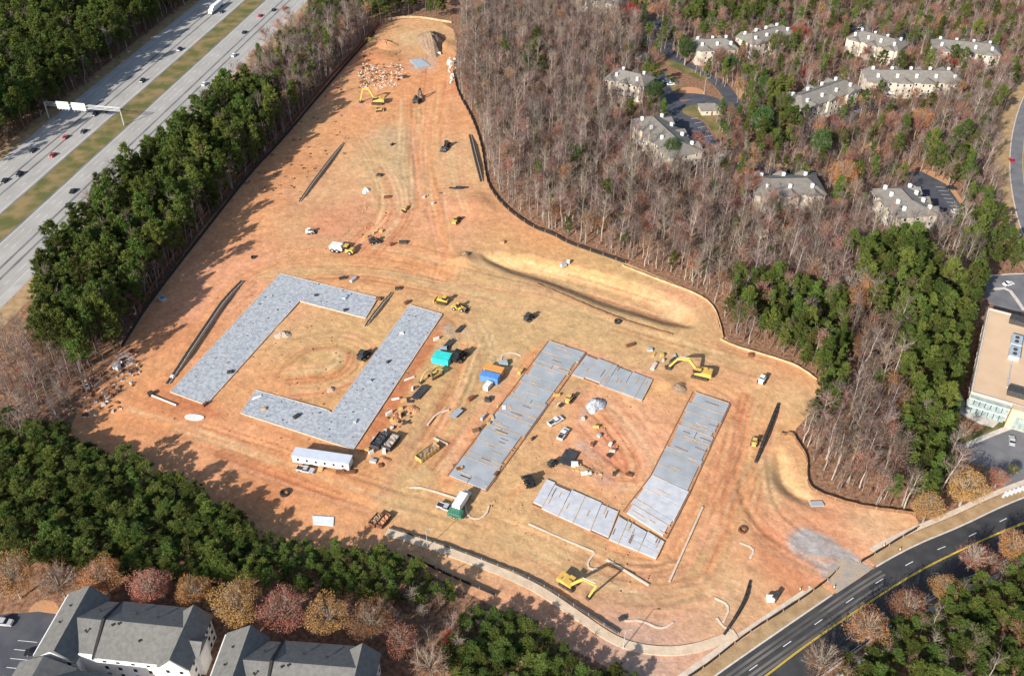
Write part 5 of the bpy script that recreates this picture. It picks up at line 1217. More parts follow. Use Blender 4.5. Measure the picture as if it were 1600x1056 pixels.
for i, (u, v, L, W, H, m, lb) in enumerate([(593,275,2.6,1.6,.9,'machine_grey','dark bundle on the tan grading near the white heap'),(605,309,3.0,1.2,.8,'rust','brown bundle below the white heap'),(613,227,2.0,1.0,.8,'machine_grey','small dark bundle high on the tan grading'),(630,380,3.4,1.4,1.0,'machine_grey','dark crate row right of the water truck'),(612,384,1.6,1.0,1.3,'rust','rusty drum crate right of the water truck'),(634,327,1.2,3.4,1.0,'dkyellow','yellowish pipe bundle at the edge of the tan grading'),
   (535,436,2.6,1.2,.9,'machine_grey','dark bundle above the slab corner'),(552,438,3.2,1.4,.8,'hvac','grey bundle above the slab corner'),(622,452,2.4,1.2,.8,'machine_grey','grey bundle at the top of the short dark wall'),(636,474,2.4,1.4,.9,'rust','rusty bundle at the slab tip'),(592,468,2.2,1.4,.8,'rust','rusty bundle at the end of the slab arm'),(540,486,1.6,1.2,.8,'machine_grey','dark block on the slab arm'),(540,466,2.4,1.6,.8,'hvac','grey block on the slab arm'),(494,463,1.4,1.0,.8,'machine_grey','small dark block near the slab corner'),
   (464,652,2.6,1.4,.9,'machine_grey','dark block on the lower slab arm'),(413,640,1.8,1.0,.8,'wood','timber bundle on the lower slab arm'),(402,622,3.4,.9,.5,'white_dirty','white board stack on the lower slab arm'),(556,660,1.4,1.0,.8,'hvac','grey block on the right slab bar'),(577,597,1.6,1.0,.8,'hvac','grey block mid right slab bar'),(607,567,1.6,1.0,.8,'machine_grey','dark block high on the right slab bar'),(628,522,1.6,1.0,.7,'white_dirty','white block on the right slab bar edge'),
   (236,617,1.8,1.8,1.2,'machine_grey','dark block at the pipe end'),(270,590,1.4,1.2,.9,'white_dirty','white block in the dark wall trench'),(285,568,1.4,1.2,1.0,'machine_grey','dark block beside the dark wall'),(321,633,2.2,1.0,.9,'rust','rusty bundle at the slab foot'),(360,583,2.0,1.4,.9,'machine_grey','dark bundle at the inner slab edge'),
   (736,624,2.4,1.2,1.0,'rust','rusty crate on the tan road'),(762,626,2.0,1.6,1.1,'machine_grey','dark crate beside the grey panelled slab'),(985,540,3.4,1.2,.7,'rust','rusty bundle north of the panelled slabs'),(1022,573,4.0,1.4,.7,'kerb','pale pipe bundle at the slab tip'),(1044,575,2.2,1.4,.9,'machine_grey','dark bundle at the excavator bucket'),(1052,566,3.2,1.6,1.3,'machine_grey','dark bucket attachment lying by the big excavator'),(1173,556,1.8,1.4,.9,'rust','rusty crate by the tan fence'),(880,416,2.4,1.6,1.2,'hvac','grey pump box on the basin bank'),(888,412,1.2,1.2,1.6,'white_dirty','white pump box on the basin bank'),
   (972,967,2.0,1.0,.7,'machine_grey','dark block near the zigzag curb'),(1212,934,3.0,1.4,1.6,'machine_grey','dark panel stack near the road fence'),(1203,937,2.0,1.6,1.4,'white_dirty','white panel stack near the road fence'),(1145,850,1.0,1.0,.6,'rust','small rusty block'),(785,380,2.0,1.2,1.0,'dirt_red','clay lump by the haul road'),(633,122,2.6,1.4,1.4,'machine_grey','dark crate on the far orange dirt'),(622,126,1.6,1.0,.9,'rust','rusty crate on the far orange dirt'),(683,85,4.4,1.6,1.0,'white_dirty','white board pile at the foot of the spoil heap'),(704,101,3.0,3.0,1.6,'white_dirty','white sheet pile at the far fence'),(183,576,2.2,2.0,1.6,'white_dirty','white drum pair in the corner shadow'),(162,633,1.4,1.0,.8,'white_dirty','white bucket in the corner debris'),(775,742,1.8,1.0,.8,'rust','rusty bundle at the foot of the panelled slab'),(595,728,1.4,1.4,.8,'rust','rusty block behind the office trailer'),
   (833,686,1.6,.8,.8,'machine_grey','dark bundle along the panelled slab'),(858,540,1.4,.8,.7,'rust','small bundle'),(640,592,4.0,.5,.4,'white_dirty','white plank on the red trench edge')]):
    if lb in ('small rusty block', 'small bundle'): continue
    bundle(u, v, R((i * 37) % 90 - 20), L, W, H, m, lb)
# traffic cones / barrels by the road
for u, v, lb in ((1406,859,'orange cone in the verge right of the gravel entrance'),(1303,918,'orange cone in the verge left of the gravel entrance'),(1250,921,'yellow-green cone by the silt fence end'),(1381,853,'orange cone beside the short silt fence')):
    x, y = at(u, v); t = thing('traffic_cone', lb, 'cone', (x, y, .05)); MB().box(-.35, .35, -.35, .35, 0, .08).build('base', M['machine_grey'], t); MB().tube((0, 0, .08), (0, 0, 1.0), .28, .05, 10).build('cone_body', M['orange'], t); MB().tube((0, 0, .45), (0, 0, .65), .21, .15, 10).build('band', M['white'], t)
# lamp posts at the car parks and a thin pole by the gravel path
def lamp(u, v, h, label):
    x, y = at(u, v); t = thing('street_lamp', label, 'lamp post', (x, y, 0)); MB().tube((0, 0, 0), (0, 0, h), .12, .07, 8).build('pole', M['steel'], t); MB().beam((0, 0, h), (1.4, 0, h + .15), .08, .08).build('arm', M['steel'], t); MB().box(1.0, 1.7, -.18, .18, h + .05, h + .2).build('lamp_head', M['steel'], t); MB().tube((0, 0, 0), (0, 0, .5), .28, .25, 8).build('base', M['kerb'], t)
lamp(1010, 80, 10, 'tall pale lamp post by the upper car park'); lamp(1100, 147, 9, 'pale lamp post on the lawn island'); lamp(668, 855, 8, 'slim lamp post on the gravel path near the rust dumpsters'); lamp(974, 1012, 8, 'slim lamp post at the bend of the gravel path')

# ------------------------------------------------------------------ highway traffic and gantry
def lane_car(u, v, col, side, lb, suv=False):
    x, y = at(u, v); rz = HA if side == 'near' else HA + math.pi
    car(x, y, rz, col, lb, 'cars on the highway', suv)
far_d = 'dark car on the highway carriageway beside the far forest'; near_d = 'dark car on the highway carriageway beside the pine strip'
for u, v, c in ((52,237,'dark'),(131,207,'dark'),(149,180,'black'),(160,175,'dark'),(166,175,'black'),(223,128,'black'),(281,79,'black'),(347,20,'dark'),(8,284,'dark'),(31,274,'black')): lane_car(u, v, c, 'far', far_d, c == 'black')
for u, v in ((103,216),(83,244)): lane_car(u, v, 'red', 'far', 'red car on the highway carriageway beside the far forest')
for u, v, c in ((108,322,'dark'),(115,300,'black'),(299,153,'black'),(382,52,'dark'),(428,17,'black'),(445,14,'dark')): lane_car(u, v, c, 'near', near_d)
for u, v in ((163,284),(320,133),(366,88)): lane_car(u, v, 'white', 'near', 'white car on the highway carriageway beside the pine strip', True)
lane_car(407, 26, 'red', 'near', 'red car on the highway carriageway beside the pine strip')
x, y = at(338, 16); t = thing('semi_truck', 'white semi truck with long trailer on the far carriageway', 'truck', (x, y, 0), HA + math.pi)
MB().box(-8.5, 5.2, -1.3, 1.3, 1.2, 4.1).build('trailer_box', M['white'], t); MB().prism([(5.6, .7), (5.6, 3.6), (7.2, 3.3), (7.7, 2.2), (9.2, 1.9), (9.3, .7)], -1.2, 1.2).build('cab', M['white'], t); MB().prism([(7.22, 2.3), (7.22, 3.2), (7.66, 2.3)], -1.22, 1.22).build('windshield', M['glass'], t)
for sx in (-7.4, -6.2, 5.0, 6.0, 8.6):
    for sy in (-1.1, 1.1): wheel(t, sx, sy, .52, .35)
x, y = at(1580, 252); car(x, y, R(80), 'red', 'dark red car on the narrow side road')
gx, gy = at(194, 196); t = thing('sign_gantry', 'steel overhead sign gantry with two white panels across the far carriageway', 'gantry', (gx, gy, 0), HA + R(90)); Lg = 42
MB().tube((0, 0, 0), (0, 0, 9.2), .32, .26, 8).build('post', M['steel'], t); MB().tube((Lg, 0, 0), (Lg, 0, 9.2), .32, .26, 8).build('post', M['steel'], t)
for dy, dz in ((-.6, 8.0), (.6, 8.0), (-.6, 9.4), (.6, 9.4)): MB().tube((0, dy, dz), (Lg, dy, dz), .13, .13, 6).build('chord', M['steel'], t)
br = MB()
for i in range(16): br.tube((i * Lg / 16, -.6, 8.0 if i % 2 else 9.4), ((i + 1) * Lg / 16, -.6, 9.4 if i % 2 else 8.0), .06, .06, 5).tube((i * Lg / 16, -.6, 8.0), (i * Lg / 16, .6, 9.4), .05, .05, 5)
br.build('lattice', M['steel'], t)
for x0, x1 in ((18.5, 26.0), (27.6, 34.4)):
    p = MB().box(x0, x1, .80, .92, 6.8, 10.8).build('sign_panel', M['white'], t)
    for i in range(4):
        xx = x0 + .8 + i * (x1 - x0 - 1.6) / 3; MB().box(xx - .1, xx + .1, .93, 1.05, 6.0, 9.2).build('bracket', M['steel'], p)
# parked cars
for i, (u, v, rz, c, lb) in enumerate([(1494,333,R(-10),'white','white car parked at the soil bank of the east car park'),(1464,340,R(-5),'white','white car at the corner of the apartment block with its own car park'),(1442,308,R(0),'blue','blue car beside the apartment wall in the east car park'),(1486,296,R(-10),'dark','dark car at the soil bank of the east car park'),(1041,128,R(10),'white','white car beside the lawn in the dark car park'),(1048,133,R(10),'white','second white car beside the lawn in the dark car park'),(1118,234,R(15),'white','white car in the striped bays near the kiosk'),(1101,210,R(10),'dark','dark car in the striped bays near the kiosk'),
   (1052,190,R(-20),'black','black car along the wall of the dark car park'),(1060,205,R(-20),'black','second black car along the wall of the dark car park'),(1072,218,R(-20),'dark','dark car at the lower wall of the dark car park'),(1345,172,R(35),'blue','blue car below the long cream block'),(1336,178,R(35),'white','white car below the long cream block'),(1310,188,R(30),'red','red car parked by the stepped apartment block'),(1248,272,R(5),'white','white car under the bare soil bank'),(1235,270,R(5),'black','black car under the bare soil bank'),(1262,274,R(5),'dark','dark car under the bare soil bank'),(1185,262,R(5),'silver','silver car under the bare soil bank'),(1160,258,R(5),'white','white car at the end of the soil bank'),
   (1342,44,R(-20),'white','white car in the north car park'),(1354,48,R(-20),'dark','dark car in the north car park'),(1168,42,R(5),'white','white car behind the two-gabled block'),(1130,42,R(5),'red','red car behind the two-gabled block'),(1100,44,R(5),'black','black car behind the two-gabled block'),(1210,34,R(5),'white','white car behind the block with the blank end wall'),(1055,12,R(0),'white','white car at the top lane'),(1418,286,R(-5),'black','black car at the top of the east car park'),(1428,296,R(-5),'silver','silver car along the apartment wall in the east car park'),(1450,318,R(-5),'dark','dark car along the apartment wall in the east car park'),(1458,328,R(-5),'black','black car low along the wall in the east car park'),(1500,343,R(-12),'silver','silver car at the end of the soil bank in the east car park'),(1083,232,R(-20),'silver','silver car at the lower wall of the dark car park'),(1046,176,R(-20),'dark','dark car at the upper wall of the dark car park'),(1124,244,R(12),'silver','silver car in the last striped bay near the kiosk'),(1110,222,R(12),'blue','blue car in the striped bays near the kiosk'),(1220,268,R(5),'red','red car under the bare soil bank'),(1275,276,R(5),'silver','silver car at the far end of the soil bank'),(1580,690,R(70),'silver','silver car in the office car park'),(1575,445,R(20),'white','white car in the upper office car park'),(8,974,R(-5),'silver','silver car at the top of the parking bays'),(54,1020,R(3),'black','black car in the parking bay by the slate roof')]):
    x, y = at(u, v); car(x, y, rz, c, lb, 'parked cars', i % 3 == 0)

# pallets and small stacks strewn along the trenches
pr_ = random.Random(77)
for (u0, v0, u1, v1, n, lb, gp) in ((706, 505, 580, 715, 22, 'small pallet of materials along the red trench beside the blue-grey slab', 'pallets along the red trench'), (880, 610, 990, 770, 12, 'small pallet lying inside the ring of panelled slabs', 'pallets inside the panelled slabs'), (840, 560, 700, 740, 12, 'small pallet on the strip beside the grey panelled slab', 'pallets beside the grey slab'), (1050, 560, 1000, 545, 5, 'small pallet near the bucket of the big excavator', 'pallets near the big excavator'), (560, 380, 690, 300, 8, 'small pallet on the tan upper grading', 'pallets on the upper grading')):
    for i in range(n):
        t_ = pr_.random(); u = u0 + (u1 - u0) * t_ + pr_.gauss(0, 7 if n != 12 else 12); v = v0 + (v1 - v0) * t_ + pr_.gauss(0, 5)
        x, y = at(u, v); L_, W_, H_ = pr_.uniform(.9, 2.6), pr_.uniform(.7, 1.4), pr_.uniform(.3, 1.2)
        t = thing('material_pallet', lb, 'pallet', (x, y, -.05), pr_.uniform(0, 3.1), gp)
        MB().box(-L_ / 2, L_ / 2, -W_ / 2, W_ / 2, 0, .16).build('pallet_base', M['wood'], t); MB().box(-L_ / 2 + .08, L_ / 2 - .1, -W_ / 2 + .07, W_ / 2 - .08, .16, .16 + H_).build('load', M[pr_.choice(['wood', 'machine_grey', 'rust', 'white_dirty', 'hvac', 'wood_dark', 'kerb', 'dkyellow'])], t)

SLAB_A = [(270,612),(440,431),(586,466),(570,494),(466,467),(322,629)]; SLAB_B = [(642,480),(688,492),(552,698),(380,644),(402,612),(512,643),(520,646)]
for i, (px, lb) in enumerate(((SLAB_A, 'beside the dark trench wall'), (SLAB_B, 'behind the office trailer'))):
    rubble('pipe_stubs', px, 45, .07, .16, 'white_dirty', 'white pipe stubs and scraps on the slab ' + lb, 40 + i, .36)
    rubble('slab_litter', px, 32, .07, .3, 'machine_grey', 'dark scraps and stains on the slab ' + lb, 50 + i, .33)
    rubble('slab_mud', px, 10, .15, .5, 'dirt_pile', 'mud smears on the slab ' + lb, 60 + i, .22)
# ------------------------------------------------------------------ woods
PL = []   # pines: x, y, scale, stand
BL = []   # bare trees
def pines(px, z, sp, seed, stand, s0=.85, s1=1.15, frac=1.0):
    r = np.random.default_rng(seed + 999); x, y = scatter(px, z, sp, seed)
    for a, b in zip(x, y):
        if r.random() < frac: PL.append((a, b, r.uniform(s0, s1) * (.85 if stand == 'sw' and a > -72 else 1), stand))
def bares(px, z, sp, seed, stand, s0=.75, s1=1.15, frac=1.0):
    r = np.random.default_rng(seed + 555); x, y = scatter(px, z, sp, seed)
    for q in PINE_ONLY:
        k = ~inpoly(x, y, q) | (r.random(len(x)) < .12); x, y = x[k], y[k]
    for a, b in zip(x, y):
        if r.random() < frac: BL.append((a, b, r.uniform(s0, s1), stand))
MID = [(1138,428),(1230,432),(1322,475),(1330,560),(1312,640),(1258,640),(1285,575),(1210,530),(1140,490)]
OFF = [(1420,480),(1490,445),(1535,440),(1530,540),(1500,610),(1490,700),(1470,775),(1425,765),(1408,650),(1400,560)]
MD2 = [(1335,385),(1400,375),(1470,395),(1480,440),(1440,490),(1360,490),(1340,440)]
PINE_ONLY = [GP(MID, 6), GP(OFF, 7), GP(MD2, 9)]
# south-west stand of young pines
pines([(-40,640),(60,655),(130,655),(200,690),(300,725),(345,765),(385,795),(410,785),(450,805),(520,835),(600,828),(640,850),(700,895),(712,925),(640,935),(560,915),(430,900),(300,890),(150,872),(-40,860)], 7, 3.6, 1, 'sw', .72, 1.08)
pines([(716,940),(772,934),(836,970),(886,1000),(940,1038),(1000,1040),(1010,1085),(690,1085),(690,1010),(725,975)], 6, 4.0, 2, 'sc', .75, 1.1)
bares([(620,905),(700,930),(720,985),(690,1050),(620,1000),(600,950)], 8, 6.5, 3, 'sc', .4, .65)
# across the curved road
bares([(1262,1080),(1300,1035),(1400,965),(1475,922),(1545,885),(1620,850),(1640,880),(1520,935),(1400,1010),(1320,1080)], 4, 4.6, 40, 'se', .35, .6)
pines([(1315,1085),(1330,1010),(1400,965),(1475,928),(1500,905),(1545,895),(1620,865),(1680,845),(1680,1080)], 7, 3.9, 4, 'se', .7, 1.0)
bares([(1440,1000),(1500,985),(1560,1000),(1560,1060),(1430,1060)], 8, 7, 5, 'se', .5, .8)
# strip between the highway and the site
pines([(500,5),(470,30),(500,40),(560,20),(700,10),(700,-10),(510,-10)], 9, 6, 6, 'nw', frac=.7)
pines([(205,262),(270,205),(340,152),(385,120),(440,170),(400,230),(330,310),(250,400),(190,500),(150,560),(110,560),(50,520),(60,420),(130,325)], 11, 4.8, 7, 'ws', .95, 1.35)
bares([(395,95),(445,48),(490,5),(560,0),(585,40),(520,110),(450,190),(400,215),(385,160)], 9, 4.6, 8, 'wn', .7, 1.0)
bares([(-40,520),(50,490),(110,540),(150,580),(120,640),(60,665),(-40,665)], 8, 4.6, 9, 'wsb', .5, .85)
bares([(240,380),(330,290),(400,215),(440,200),(350,315),(260,440),(200,540),(170,560)], 6, 5.0, 10, 'ws', .6, .9)
pines([(395,95),(445,48),(490,5),(540,0),(520,80),(450,180),(400,215),(385,160)], 9, 8.5, 11, 'wn', .7, 1.1)
bares([(130,325),(270,205),(385,120),(440,170),(330,310),(190,500),(110,560),(50,520)], 8, 10, 111, 'wmix', .8, 1.1)
# beyond the highway
pines([(-60,-60),(330,-60),(330,-5),(290,12),(180,95),(100,150),(0,205),(-60,240)], 11, 5.2, 12, 'beyond', 1.05, 1.6, .85)
bares([(-60,-60),(330,-60),(330,-5),(290,12),(180,95),(100,150),(0,205),(-60,240)], 11, 9.0, 13, 'beyond', .8, 1.1)
# the bare wood east of the site
WOOD = [(715,-20),(720,60),(712,110),(720,150),(745,190),(757,230),(765,285),(793,318),(838,352),(880,368),(940,392),(1000,414),(1060,440),(1100,458),(1130,490),(1140,530),(1200,548),(1255,568),(1290,600),(1290,640),(1245,680),(1268,712),(1270,752),(1300,772),(1360,788),(1432,800),(1470,790),(1490,740),(1420,640),(1400,560),(1420,480),(1360,420),(1350,360),(1300,330),(1180,330),(1100,290),(1030,270),(990,230),(960,160),(980,130),(1000,60),(930,10),(900,-20)]
bares(WOOD, 0, 5.0, 14, 'wood', .55, 1.12)
pines(WOOD, 0, 22, 15, 'wood', .5, .85, .8)
pines([(820,70),(850,70),(858,110),(815,110)], 8, 5, 151, 'wood', .6, .9)
pines([(880,230),(925,225),(925,280),(885,270)], 8, 6, 152, 'wood', .55, .8)
pines(MID, 6, 3.9, 16, 'mid', .62, .92)
pines(MD2, 9, 5.6, 17, 'mid2', .9, 1.2)
bares([(1335,355),(1500,345),(1530,420),(1440,500),(1360,470)], 4, 7, 18, 'wood')
pines(OFF, 7, 4.4, 19, 'office', .75, 1.05)
pines([(1440,220),(1510,225),(1530,300),(1570,370),(1600,380),(1620,420),(1530,425),(1500,400),(1490,340)], 7, 5.6, 20, 'side', .7, 1.0)
bares([(1480,120),(1570,120),(1575,220),(1570,340),(1500,330),(1440,230)], 4, 5.5, 21, 'side', .6, .95)
# among the apartments
APT = [(900,-30),(1660,-30),(1660,40),(1590,120),(1560,220),(1500,260),(1490,340),(1350,360),(1180,330),(1030,270),(990,230),(960,160),(1000,60)]
bares(APT, 0, 6.2, 22, 'apt', .45, .8)
pines(APT, 0, 13, 23, 'apt', .6, 1.05)
pines([(1060,10),(1200,-5),(1230,5),(1200,28),(1070,38)], 6, 6, 24, 'apt', .7, .95)
pines([(1160,110),(1230,130),(1250,170),(1225,235),(1170,230),(1165,160)], 6, 7.0, 25, 'apt', .7, 1.0)
bares([(700,-15),(1700,-15),(1900,-160),(500,-160)], 0, 7.5, 26, 'far', .8, 1.1)
pines([(300,-15),(1800,-15),(1900,-160),(200,-160)], 0, 13, 27, 'far', .8, 1.1)
bares([(1590,40),(1700,40),(1700,400),(1640,380),(1640,200)], 0, 8, 28, 'far')

CAMP = np.array((0, 0, CAM_H))
def in_view(x, y, z):
    s, c = math.sin(CAM_T), math.cos(CAM_T)
    dep = y * c - (z - CAM_H) * s; up = y * s + (z - CAM_H) * c
    u = 800 + CAM_F * x / dep; v = 528 - CAM_F * up / dep
    return -12 < u < 1612 and -12 < v < 1068
STAND = dict(
 sw=('young green pine in the dense stand between the dirt site and the slate-roofed apartments', 'pines of the stand beside the slate-roofed apartments'),
 sc=('green pine in the loose clump below the pale gravel path', 'pines below the pale gravel path'),
 se=('green pine in the stand across the curved road from the site entrance', 'pines across the curved road'),
 office=('green pine in the tall strip beside the tan office building', 'pines beside the office'),
 ws=('tall dark pine in the strip between highway and dirt site', 'pines between highway and site'),
 mid=('green pine in the patch behind the fence where the bare wood meets the site', 'pines of the patch at the wood edge'),
 mid2=('broad olive-green pine below the apartment block with its own car park', 'pines below the car park'),
 side=('green pine beside the narrow side road', 'pines beside the side road'),
 wood=('lone green pine standing among the bare trees', 'lone pines in the bare wood'),
 apt=('green pine growing between the cream apartment blocks', 'pines between the apartment blocks'))
BSTAND = dict(
 wood=('leafless grey tree in the bare wood along the fenced edge of the dirt site', 'bare trees of the wood beside the site'),
 sc=('low leafless tree on the red slope below the gravel path', 'bare trees on the red slope'),
 se=('leafless tree among the pines across the curved road', 'bare trees across the road'),
 wsb=('leafless brown tree at the corner where highway strip meets the pine stand', 'bare trees at the site corner'),
 ws=('leafless tree on the fence side of the highway strip', 'bare trees of the highway strip'))
def tall(t): return {'sw': .52, 'sc': .44, 'se': .62}.get(t[3], 1.0) * (.78 + .44 * ((t[0] * 7.7 + t[1] * 3.3) % 1.0))
def rank(L, h): return sorted([t for t in L if in_view(t[0], t[1], h * t[2]) or in_view(t[0], t[1], 2)], key=lambda t: t[0] ** 2 + t[1] ** 2)
def hashi(t, n): return int(abs(t[0] * 73.1 + t[1] * 19.7) * 10) % n
pr = rank(PL, 15); br = rank(BL, 18)
pick_p = set(map(id, [t for t in pr if t[3] in STAND][:300])); pick_b = set(map(id, [t for t in br if t[3] in BSTAND][:300]))
rest_p = [t for t in PL if id(t) not in pick_p]; rest_b = [t for t in BL if id(t) not in pick_b]
for t in pr:
    if id(t) in pick_p:
        k = hashi(t, 8) if t[3] in ('mid2', 'ws', 'office') else hashi(t, 7); lb, gp = STAND[t[3]]
        plant('pine_tree', PINES[k][0], PINES[k][1], t, t[0] * 3.7 + t[1], t[2], lb, gp, t[2] * tall(t))
for t in br:
    if id(t) in pick_b:
        k = hashi(t, 7); lb, gp = BSTAND[t[3]]
        plant('bare_tree', BARES[k][0], BARES[k][1], t, t[0] * 3.7 + t[1], t[2], lb, gp)
def forest(name, pts, meshes, label, cat):
    col = bpy.data.collections.new(name + '_kinds')
    for i, me in enumerate(meshes):
        o = bpy.data.objects.new('%s_kind_%d' % (name, i), me); col.objects.link(o)
    me = bpy.data.meshes.new(name); me.from_pydata([(t[0], t[1], 0) for t in pts], [], []); me.update()
    for nm, ty, vals in (('tree_kind', 'INT', [hashi(t, len(meshes)) for t in pts]), ('tree_size', 'FLOAT', [t[2] for t in pts]), ('tree_tall', 'FLOAT', [t[2] * tall(t) for t in pts]), ('tree_turn', 'FLOAT', [(t[0] * 3.7 + t[1]) % 6.283 for t in pts])):
        a = me.attributes.new(nm, ty, 'POINT'); a.data.foreach_set('value', vals)
    o = bpy.data.objects.new(name, me); C.objects.link(o)
    ng = bpy.data.node_groups.new(name, 'GeometryNodeTree')
    ng.interface.new_socket('Geometry', in_out='INPUT', socket_type='NodeSocketGeometry'); ng.interface.new_socket('Geometry', in_out='OUTPUT', socket_type='NodeSocketGeometry')
    n = ng.nodes; l = ng.links; gi = n.new('NodeGroupInput'); go = n.new('NodeGroupOutput'); iop = n.new('GeometryNodeInstanceOnPoints')
    ci = n.new('GeometryNodeCollectionInfo'); ci.inputs['Collection'].default_value = col; ci.inputs['Separate Children'].default_value = True; ci.inputs['Reset Children'].default_value = True
    def attr(nm, ty):
        a = n.new('GeometryNodeInputNamedAttribute'); a.data_type = ty; a.inputs['Name'].default_value = nm; return a.outputs['Attribute']
    cx = n.new('ShaderNodeCombineXYZ'); l.new(attr('tree_turn', 'FLOAT'), cx.inputs['Z'])
    l.new(gi.outputs[0], iop.inputs['Points']); l.new(ci.outputs[0], iop.inputs['Instance']); iop.inputs['Pick Instance'].default_value = True
    l.new(attr('tree_kind', 'INT'), iop.inputs['Instance Index']); l.new(cx.outputs[0], iop.inputs['Rotation']); cs = n.new('ShaderNodeCombineXYZ'); sz = attr('tree_size', 'FLOAT'); l.new(sz, cs.inputs['X']); l.new(sz, cs.inputs['Y']); l.new(attr('tree_tall', 'FLOAT'), cs.inputs['Z']); l.new(cs.outputs[0], iop.inputs['Scale'])
    l.new(iop.outputs[0], go.inputs[0])
    md = o.modifiers.new('trees', 'NODES'); md.node_group = ng
    return tag(o, label, cat, kind='stuff')
forest('pine_forest', rest_p, [p[2] for p in PINES], 'far mass of green pines beyond the highway and along the site', 'pine forest')
forest('bare_woodland', rest_b, [b[2] for b in BARES], 'wide mass of leafless grey-brown trees behind the site', 'woodland')
print('PINES', len(PL), len(pick_p), 'BARES', len(BL), len(pick_b))
# low brown undergrowth through the woods
sp_ = []
for px, z, s, sd in ((WOOD, 0, 3.6, 61), (APT, 0, 7, 62), ([(500,0),(560,0),(585,45),(440,220),(330,320),(200,520),(120,640),(20,650),(50,520),(230,330),(420,110)], 0, 5.5, 63), ([(600,890),(720,930),(1000,1075),(640,1075)], 0, 4.5, 64), ([(1320,1070),(1680,830),(1680,1080)], 0, 5, 65)):
    x, y = scatter(px, z, s, sd); sp_ += [(a, b, random.uniform(.16, .42), 'u') for a, b in zip(x, y)]
forest('undergrowth', sp_, [BARES[2][2], BARES[4][2], BARES[6][2]], 'low brown brush under the trees', 'undergrowth')

